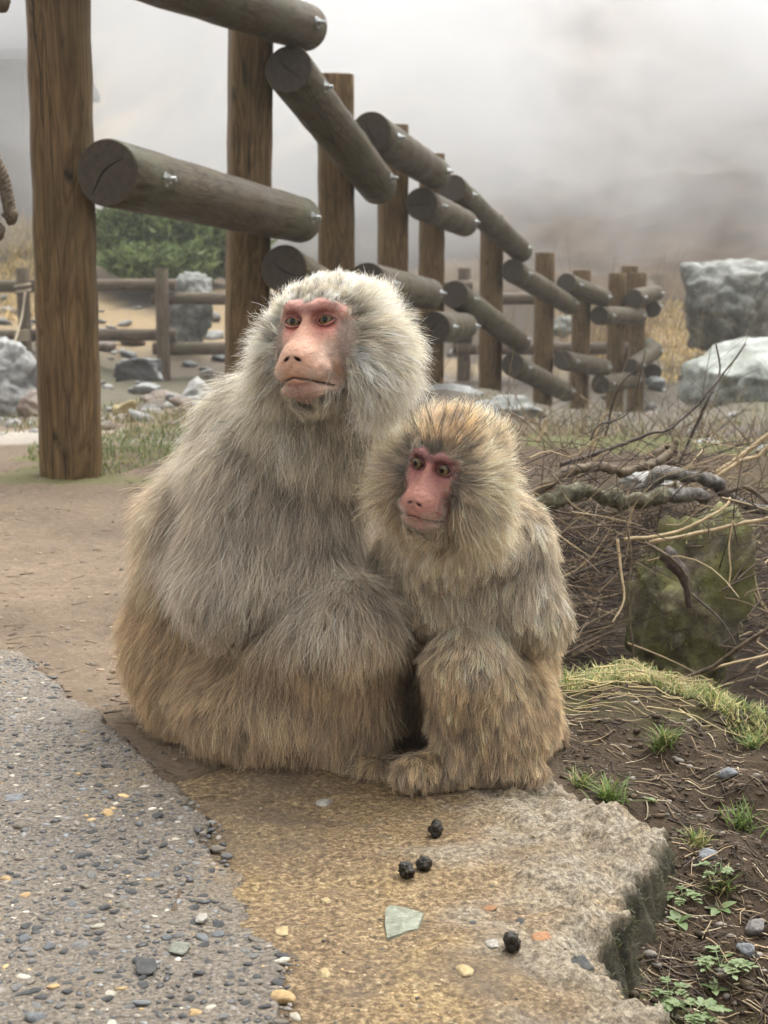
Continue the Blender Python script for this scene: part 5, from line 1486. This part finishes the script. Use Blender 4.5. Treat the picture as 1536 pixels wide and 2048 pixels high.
XY = np.stack([rs.uniform(-8.5, -4.6, 7000), rs.uniform(19.5, 29, 7000)], 1); XY2 = np.stack([rs.uniform(2.6, 6.5, 7000), rs.uniform(17.5, 23, 7000)], 1); XY = np.vstack([XY, XY2]); Z = Hgt(XY[:, 0], XY[:, 1])
tag(blades('dry_grass', XY, Z, rs.uniform(.10, .34, len(XY)) * np.where(XY[:, 0] > 0, .45, 1), rs.uniform(.012, .03, len(XY)), gcols(len(XY), rs, (.33, .27, .12), (.56, .42, .20), .7), .8, seed=7), 'straw coloured dry grass on the banks beyond the fences', kind='stuff')
def moss_on(name, label, me, mw, n, keep, L, colr, seed):
    rs_ = np.random.default_rng(seed); nv = len(me.vertices); co = np.empty(nv * 3, dtype=np.float32); me.vertices.foreach_get('co', co); co = co.reshape(-1, 3) @ np.array(mw.to_3x3()).T + np.array(mw.translation)
    ix = np.argwhere(keep(co, me))[:, 0]; ix = ix[vnoise(co[ix], 30, seed) > -.25]
    ix = rs_.choice(ix, n); P = co[ix] + rs_.normal(size=(n, 3)) * .004
    tag(blades(name, P[:, :2], P[:, 2] - .001, rs_.uniform(.4, 1.2, n) * L, rs_.uniform(.0008, .0018, n), np.array(colr) * rs_.uniform(.4, 1.5, (n, 1)), 1.1, seed=seed), label, kind='stuff')
def slab_keep(co, me):
    c4 = np.empty(len(co) * 4, dtype=np.float32); me.color_attributes['col'].data.foreach_get('color', c4); return (c4.reshape(-1, 4)[:, 0] < .93) & (co[:, 0] > .13)
moss_on('moss', 'dark green moss on the broken side of the slab', slab.data, Matrix.Identity(4), 5000, slab_keep, .006, (.060, .062, .020), 31)
_mb = [o for o in bpy.data.objects if o.name.startswith('boulder') and 'mossy' in o.get('label', '')][0]
bpy.context.view_layer.update()
moss_on('moss', 'olive moss and fine litter clinging to the dark boulder', _mb.data, _mb.matrix_world, 6000, lambda co, me: co[:, 2] > -.4, .012, (.24, .215, .085), 33)
def tuft(label, px, py, z, n, L, seed, f=.1):
    g = GT(px, py, z); rs_ = np.random.default_rng(seed); e = empty('grass_tuft', (g.x, g.y, H1(g.x, g.y)))
    XY = rs_.normal(size=(n, 2)) * L * .22
    Zl = Hgt(XY[:, 0] + g.x, XY[:, 1] + g.y) - H1(g.x, g.y)
    blades('blade_tuft', XY, Zl, rs_.uniform(.5, 1.2, n) * L, rs_.uniform(.0014, .0026, n), gcols(n, rs_, (.14, .20, .05), (.4, .34, .15), f), .8, parent=e, seed=seed); return tag(e, label, 'grass', 'small tufts of grass on the soil')
tuft('green grass tuft behind the top corner of the slab', 1222, 1598, -.01, 90, .035, 1)
tuft('yellowish leafy tuft in the middle of the soil bank', 1325, 1488, -.01, 130, .028, 2, .3)
tuft('green grass tuft on the dark soil at the right edge', 1482, 1650, -.04, 60, .034, 3, 0)
tuft('small yellow green tuft below the turf at the right edge', 1505, 1495, -.03, 60, .022, 4, .4)
tuft('sparse grass tuft beside the young monkey’s foot', 1165, 1568, .0, 50, .026, 5, .3)
tuft('low grass tuft right of the broken slab corner', 1395, 1690, -.05, 60, .022, 6, .5)
tuft('thin grass tuft above the broad-leaved seedling', 1445, 1775, -.06, 50, .022, 7, .5)
paths, rads, cols = [], [], []
for k in range(70):                                         # straw lying on the turf
    c0 = G(rs.uniform(1140, 1400), rs.normal(1385, 28), .015); a = rs.normal(-.55, .28); L = rs.uniform(.04, .15); t_ = np.linspace(-.5, .5, 5)[:, None]
    P = np.array(c0) + np.array([math.cos(a), math.sin(a), 0]) * L * t_; P[:, 2] = Hgt(P[:, 0], P[:, 1]) + rs.uniform(.006, .022)
    paths.append(P); rads.append(rs.uniform(.0006, .0012)); cols.append(np.array([.52, .42, .22]) * rs.uniform(.6, 1.2))
tag(strands('straw', paths, rads, M_LIT, cols), 'pale straw stalks lying on the turf beside the young monkey', kind='stuff')
paths, rads, cols = [], [], []
for k in range(1500):                                        # litter on the dark soil
    c0 = G(rs.uniform(1130, 1600), rs.uniform(1440, 2080), -.04); 
    if sd1('s', c0.x, c0.y) > -.02: continue
    a = rs.normal(-.4, .7); L = rs.uniform(.008, .05); t_ = np.linspace(-.5, .5, 5)[:, None]; cv_ = rs.normal(0, .3)
    P = np.array(c0) + np.array([math.cos(a), math.sin(a), 0]) * L * t_ + np.array([-math.sin(a), math.cos(a), 0]) * L * cv_ * t_ ** 2; P[:, 2] = [H1(a_, b_) for a_, b_ in P[:, :2]]; P[:, 2] += rs.uniform(.000, .004)
    paths.append(P); rads.append(rs.uniform(.0004, .0012)); q_ = rs.random(); cols.append((np.array([.07, .05, .035]) if q_ < .6 else np.array([.3, .22, .13]) if q_ < .9 else np.array([.5, .42, .28])) * rs.uniform(.6, 1.3))
for k in range(260):                                        # and on the path of earth at left
    c0 = G(rs.uniform(-60, 460), rs.uniform(960, 1620), .0); a = rs.normal(0, .7); L = rs.uniform(.006, .03); t_ = np.linspace(-.5, .5, 5)[:, None]
    if sd1('a', c0.x, c0.y) > -.005: continue
    P = np.array(c0) + np.array([math.cos(a), math.sin(a), 0]) * L * t_; P[:, 2] = [H1(a_, b_) + .001 for a_, b_ in P[:, :2]]
    paths.append(P); rads.append(rs.uniform(.0004, .0012)); cols.append(np.array([.12, .09, .06]) * rs.uniform(.5, 2))
tag(strands('litter', paths, rads, M_LIT, cols), 'bits of twig and dead stalk strewn on the soil', kind='stuff')
# crumbs of soil and grit
def crumbs(name, label, pts, sizes, cols, seed):
    rs_ = np.random.default_rng(seed); Vs, Fs, Cs, off = [], [], [], 0
    for k, (p, s, c_) in enumerate(zip(pts, sizes, cols)):
        v = _lv[k % 6] * np.array([s * rs_.uniform(.7, 1.6), s, s * rs_.uniform(.6, 1.4)]); a = rs_.uniform(0, 6.28); ca, sa = math.cos(a), math.sin(a)
        v = np.stack([v[:, 0] * ca - v[:, 1] * sa + p[0], v[:, 0] * sa + v[:, 1] * ca + p[1], v[:, 2] + p[2]], 1)
        Vs.append(v); Fs.append(_lowF + off); off += len(v); Cs.append(np.tile(c_, (len(v), 1)))
    tag(obj(name, mesh_np(name, np.vstack(Vs), np.vstack(Fs), M_CRUMB, True, np.vstack(Cs))), label, kind='stuff')
m = Nodes('soil_crumbs', .8, .2); m.col(m.mix(m.attr('col'), m.ramp(m.noise(scale=200), [(.3, .3), (.7, .7)]), .7, 'OVERLAY')); M_CRUMB = m.m
pts, sz, cl_ = [], [], []
for k in range(6500):
    if k < 5000: c0 = G(rs.uniform(1120, 1650), rs.uniform(1400, 2100), -.04); base_c = np.array([.066, .046, .029])
    else: c0 = G(rs.uniform(-150, 480), rs.uniform(950, 1640), 0); base_c = np.array([.24, .18, .125])
    xy = np.array([[c0.x, c0.y]])
    if sd1('s', c0.x, c0.y) > -.012 or sd1('a', c0.x, c0.y) > -.004: continue
    s = .0012 + .005 * rs.random() ** 4; pts.append((c0.x, c0.y, H1(c0.x, c0.y) + s * .1)); sz.append(s); cl_.append(base_c * rs.uniform(.5, 1.6) if rs.random() < .88 else np.array([.22, .195, .16]) * rs.uniform(.6, 1.2))
crumbs('soil_crumbs', 'crumbs of soil and grit over the bare earth', pts, sz, cl_, 4)
pts, sz, cl_ = [], [], []
for k in range(1100):                                       # sandy grit on the slab
    c0 = G(rs.uniform(380, 1300), rs.uniform(1580, 2060), .006); sd_ = sd1('s', c0.x, c0.y)
    if sd_ < .01: continue
    s = .0006 + .0018 * rs.random() ** 3; pts.append((c0.x, c0.y, 0.0)); sz.append(s); q_ = rs.random()
    cl_.append(np.array([.38, .30, .19]) * rs.uniform(.6, 1.2) if q_ < .55 else np.array([.09, .08, .065]) * rs.uniform(.6, 1.5) if q_ < .8 else np.array([.30, .2, .1]) * rs.uniform(.7, 1.3))
_pa = np.array(pts); _pa[:, 2] = slab_h(_pa[:, 0], _pa[:, 1]); pts = _pa
crumbs('grit', 'fine grit and sand lying on the tan slab', pts, sz, cl_, 5)

# ------------------------------------------------------------------ small plants on the soil
m = Nodes('fresh_leaf', .5, .35); oi = m.n('ShaderNodeObjectInfo').outputs['Random']
lc = m.mix((.12, .18, .06), (.24, .29, .14), oi); lc = m.mix(lc, m.ramp(m.noise(scale=60), [(.3, .35), (.7, .65)]), .5, 'OVERLAY'); m.col(lc)
tr = m.n('ShaderNodeBsdfTranslucent'); m.l(lc, tr.inputs[0]); mxs = m.n('ShaderNodeMixShader'); mxs.inputs[0].default_value = .35
m.l(m.b.outputs[0], mxs.inputs[1]); m.l(tr.outputs[0], mxs.inputs[2]); m.l(mxs.outputs[0], m.t.nodes['Material Output'].inputs[0]); M_LEAF = m.m
def leaf_mesh(name, L, Wd, fold=.25, droop=.35, lobes=0):
    n, V, F = 9, [], []
    for i in range(n):
        t_ = i / (n - 1); w_ = Wd * .5 * math.sin(math.pi * min(1, t_ * .93 + .07)) ** .8 * (1 + (.28 * math.cos(t_ * lobes * 6.28) if lobes else 0))
        y, z = L * t_, -droop * L * t_ ** 2
        V += [(-w_, y, z + fold * w_), (0, y, z), (w_, y, z + fold * w_)]
    for i in range(n - 1):
        F += [(3 * i, 3 * i + 1, 3 * i + 4, 3 * i + 3), (3 * i + 1, 3 * i + 2, 3 * i + 5, 3 * i + 4)]
    return mesh_np(name, V, F, M_LEAF)
L_OVAL = leaf_mesh('leaf', 1, .55); L_FERN = leaf_mesh('leaflet', 1, .6, .2, .2, 3)
def plant(label, px, py, z, size, kind, seed, nleaf=6):
    g = GT(px, py, z); rs_ = np.random.default_rng(seed); e = empty('seedling', (g.x, g.y, H1(g.x, g.y) + .001)); tag(e, label, 'plant')
    for k in range(nleaf):
        a = 6.28 * k / nleaf + rs_.uniform(-.3, .3); el = rs_.uniform(.25, .95)
        if kind == 'oval':
            o = obj('leaf', L_OVAL, e); s = size * rs_.uniform(.6, 1.1); o.scale = (s, s, s); o.rotation_euler = (el, 0, a)
        else:
            s = size * rs_.uniform(.7, 1.2); C = spline([(0, 0, 0), (0, s * .5, s * .35 * el * 1.5), (0, s, s * .3 * el)], 8); V, F = tube(C, .0006, 5)
            st_ = obj('stalk', mesh_np('stalk', V, F, M_LEAF), e); st_.rotation_euler = (0, 0, a)
            for j in range(3, 8):
                for sd in ((-1, 1) if j < 7 else (0,)):
                    o = obj('leaflet', L_FERN, st_); q_ = s * .36 * (1.1 - .05 * j) * rs_.uniform(.8, 1.2); o.scale = (q_, q_, q_); o.location = C[j]; o.rotation_euler = (rs_.uniform(.0, .5), 0, -sd * rs_.uniform(.8, 1.2))
    return e
plant('bright ferny plant growing against the broken slab side', 1365, 1800, -.055, .022, 'fern', 1, 7)
plant('pale ferny plant above the bright one', 1432, 1748, -.05, .018, 'fern', 2, 5)
plant('broad-leaved seedling with four round leaves in dark soil', 1440, 1822, -.06, .020, 'oval', 3, 5)
plant('small broad-leaved seedling in the shadow of the slab', 1358, 1848, -.065, .018, 'oval', 4, 4)
plant('large ferny plant at the lower right', 1440, 1935, -.075, .026, 'fern', 5, 8)
plant('ferny plant at the bottom edge beside the slab', 1385, 2035, -.08, .028, 'fern', 6, 9)
plant('small ferny plant in the slab’s lower notch', 1338, 1992, -.08, .018, 'fern', 7, 6)
plant('single upright pointed leaf plant at the lower right', 1428, 1985, -.08, .020, 'oval', 8, 4)
plant('yellow green leaflet at the top corner of the slab', 1308, 1606, -.01, .013, 'oval', 9, 4)

# ------------------------------------------------------------------ evergreen shrubs on the bank
def shrub(label, px, py, Y, wpx, hpx, seed, n=5200):
    c = W(px, py, Y); rx, rz = wpx / 2 * PX(Y), hpx / 2 * PX(Y); rs_ = np.random.default_rng(seed)
    e = empty('shrub', (c.x, c.y, H1(c.x, c.y))); tag(e, label, 'shrub')
    P = rs_.normal(size=(n, 3)); P /= np.linalg.norm(P, axis=1)[:, None]; rr = rs_.random(n) ** .33
    lump = 1 + .30 * fbm(P, 1.8, 3, seed)
    P = P * (rr * lump)[:, None] * np.array([rx, rx * .7, rz]); P[:, 2] += c.z - e.location.z
    P = P[P[:, 2] > -.1]; n = len(P)
    a = rs_.normal(size=(n, 3)); a[:, 2] = np.abs(a[:, 2]) * .6 + .2; a /= np.linalg.norm(a, axis=1)[:, None]; b = np.cross(a, rs_.normal(size=(n, 3))); b /= np.linalg.norm(b, axis=1)[:, None]
    L = rs_.uniform(.07, .16, n)[:, None]; w_ = L * .22
    V = np.stack([P - b * w_, P + b * w_, P + a * L + b * w_ * .3, P + a * L - b * w_ * .3], 1).reshape(-1, 3); F = np.arange(n * 4).reshape(-1, 4)
    cc = np.array([.17, .22, .08]) * rs_.uniform(.4, 1.6, (n, 1)) * np.array([1, 1, 1])
    obj('crown', mesh_np('crown', V, F, M_GRASS, True, np.repeat(cc, 4, axis=0)), e)
    for k in range(5):
        tip = P[rs_.integers(n)] * .8; Vt, Ft = tube(spline([(tip[0] * .2, tip[1] * .2, -.1), tuple(tip * np.array([.5, .5, .5])), tuple(tip)], 8), np.linspace(.03, .01, 8), 6); obj('stem', mesh_np('stem', Vt, Ft, M_TWIG), e)
shrub('dark evergreen shrub on the bank just right of the first post', 275, 470, 22.5, 210, 150, 1)
shrub('evergreen shrub on the bank behind the second post', 405, 490, 22.8, 210, 140, 2)
shrub('low evergreen shrub at the foot of the bank between the posts', 320, 525, 21.8, 230, 70, 3, 3200)

# ------------------------------------------------------------------ ropes
m = Nodes('old_brown_rope', .85, .2); m.col(m.ramp(m.noise(scale=140, detail=6), [(.3, (.05, .038, .026)), (.7, (.19, .15, .105))])); m.bump(m.noise(scale=400), .5, .002); M_ROPE = m.m
def rope(name, label, pts, r, turns, knot=True):
    C = spline([W(*p) for p in pts], 160); e = empty(name, tuple(C[0])); tag(e, label, 'rope')
    T = np.gradient(C, axis=0); T /= np.linalg.norm(T, axis=1)[:, None]; A = np.cross(T, np.array([0, 1, 0.])); A /= np.linalg.norm(A, axis=1)[:, None]; B = np.cross(T, A)
    for k in range(3):
        ph = np.linspace(0, turns * 6.28, 160) + k * 2.094
        P = C + r * .55 * (np.cos(ph)[:, None] * A + np.sin(ph)[:, None] * B); V, F = tube(P, r * .55, 8); obj('strand', mesh_np('strand', V - C[0], F, M_ROPE), e)
    if knot:
        o = obj('knot', rock_mesh('knot', r * 1.25, r * 1.2, r * 1.4, 9, M_ROPE, sub=3, rough=.3, facets=0, boxy=0), e, Vector(C[-1] - C[0]))
Yr = 3.0
rope('rope', 'thick twisted brown rope end hanging at the left edge', [(95, -330, 4.06), (-40, -120, 3.5), (-75, 120, 3.1), (-50, 230, Yr), (-20, 300, Yr), (4, 350, Yr), (14, 392, Yr), (22, 430, Yr)], .0125, 12)
rope('rope', 'second rope end peeping in at the left edge lower down', [(80, -340, 4.06), (-90, -60, 3.4), (-100, 250, Yr), (-40, 400, Yr), (-20, 440, Yr), (-4, 462, Yr)], .0125, 9)
rope('rope', 'rope end at the top left corner', [(100, -310, 4.06), (30, -200, 3.5), (-20, -100, Yr), (-8, -30, Yr), (6, 4, Yr)], .0125, 6)
m = Nodes('pale_cord', .8, .2); m.b.inputs['Base Color'].default_value = (.36, .30, .21, 1); M_CORD = m.m
cd = empty('cord', tuple(W(45, 575, 17.5))); tag(cd, 'thin pale cord tied round the left post of the low fence', 'cord')
o0 = Vector(cd.location)
for zc, n_ in ((580, 2), (672, 4)):
    c0 = W(45, zc, 17.6); th = np.linspace(0, n_ * 6.28, n_ * 20)
    P = np.stack([c0.x + .09 * np.cos(th), c0.y + .09 * np.sin(th), c0.z + np.linspace(-.07, .07, len(th))], 1); V, F = tube(P, .014, 6); obj('coil', mesh_np('coil', V - np.array(o0), F, M_CORD), cd)
V, F = tube(spline([W(50, 585, 17.5), W(42, 640, 17.3), W(20, 710, 16.5), W(-6, 765, 15.8)], 24), .012, 6); obj('loose_end', mesh_np('loose_end', V - np.array(o0), F, M_CORD), cd)

# ------------------------------------------------------------------ house in the steam
m = Nodes('dark_timber_wall', .8, .2); m.col(m.ramp(m.noise(m.map((1, 1, 8)), 2, 4), [(.3, (.10, .085, .08)), (.7, (.17, .15, .14))])); M_HW = m.m
m = Nodes('grey_roof', .7, .3); m.col(m.ramp(m.noise(scale=3), [(.3, (.11, .11, .115)), (.7, (.18, .18, .185))])); M_HR = m.m
m = Nodes('house_window', .2, .5); m.b.inputs['Base Color'].default_value = (.35, .37, .38, 1); M_HG = m.m
hb_ = W(-55, 410, 27.5); HX, HY = hb_.x, 27.5; zb_ = H1(HX, HY) - .5
hs_ = empty('house', (HX, HY, zb_)); tag(hs_, 'grey roofed timber house dim in the steam at the left edge', 'house')
def hbox(name, x0, x1, y0, y1, z0, z1, mat_, parent=hs_):
    bm = bmesh.new(); bmesh.ops.create_cube(bm, size=1.0)
    for v in bm.verts: v.co = ((x0 + x1) / 2 + v.co.x * (x1 - x0), (y0 + y1) / 2 + v.co.y * (y1 - y0), (z0 + z1) / 2 + v.co.z * (z1 - z0))
    me = bpy.data.meshes.new(name); bm.to_mesh(me); bm.free(); me.materials.append(mat_); return obj(name, me, parent)
ztop = W(30, 112, 27.5).z - zb_
hbox('wall', -6.0, 1.0, 0, 5, 0, ztop, M_HW)
for k in range(9): hbox('cladding', -5.98, .98, -.05 - .01 * (k % 2), -.003, ztop * (k + .1) / 9, ztop * (k + .86) / 9, M_HW)
hbox('beam', -6.05, 1.05, -.12, -.065, ztop - .28, ztop - .1, M_HR); hbox('beam', -6.05, 1.05, -.12, -.065, ztop * .55, ztop * .55 + .14, M_HR)
for k in range(4):
    wn_ = hbox('window', -5.2 + k * 1.5, -4.2 + k * 1.5, -.13, -.07, ztop * .25, ztop * .48, M_HG)
apex = W(30, 20, 27.5).z - zb_
rv = [(-6.8, -.7, ztop - .15), (1.3, -.7, ztop - .15), (1.3, 5.7, ztop - .15), (-6.8, 5.7, ztop - .15), (-3.4, 2.5, apex + .5), (.9, 2.5, apex + .5)]
rv += [(x, y, z + .18) for x, y, z in rv]
rf = [(0, 3, 2, 1), (6, 7, 11, 10), (7, 8, 11), (8, 9, 10, 11), (9, 6, 10), (0, 1, 7, 6), (1, 2, 8, 7), (2, 3, 9, 8), (3, 0, 6, 9)]
obj('roof', mesh_np('roof', rv, rf, M_HR, False), hs_)
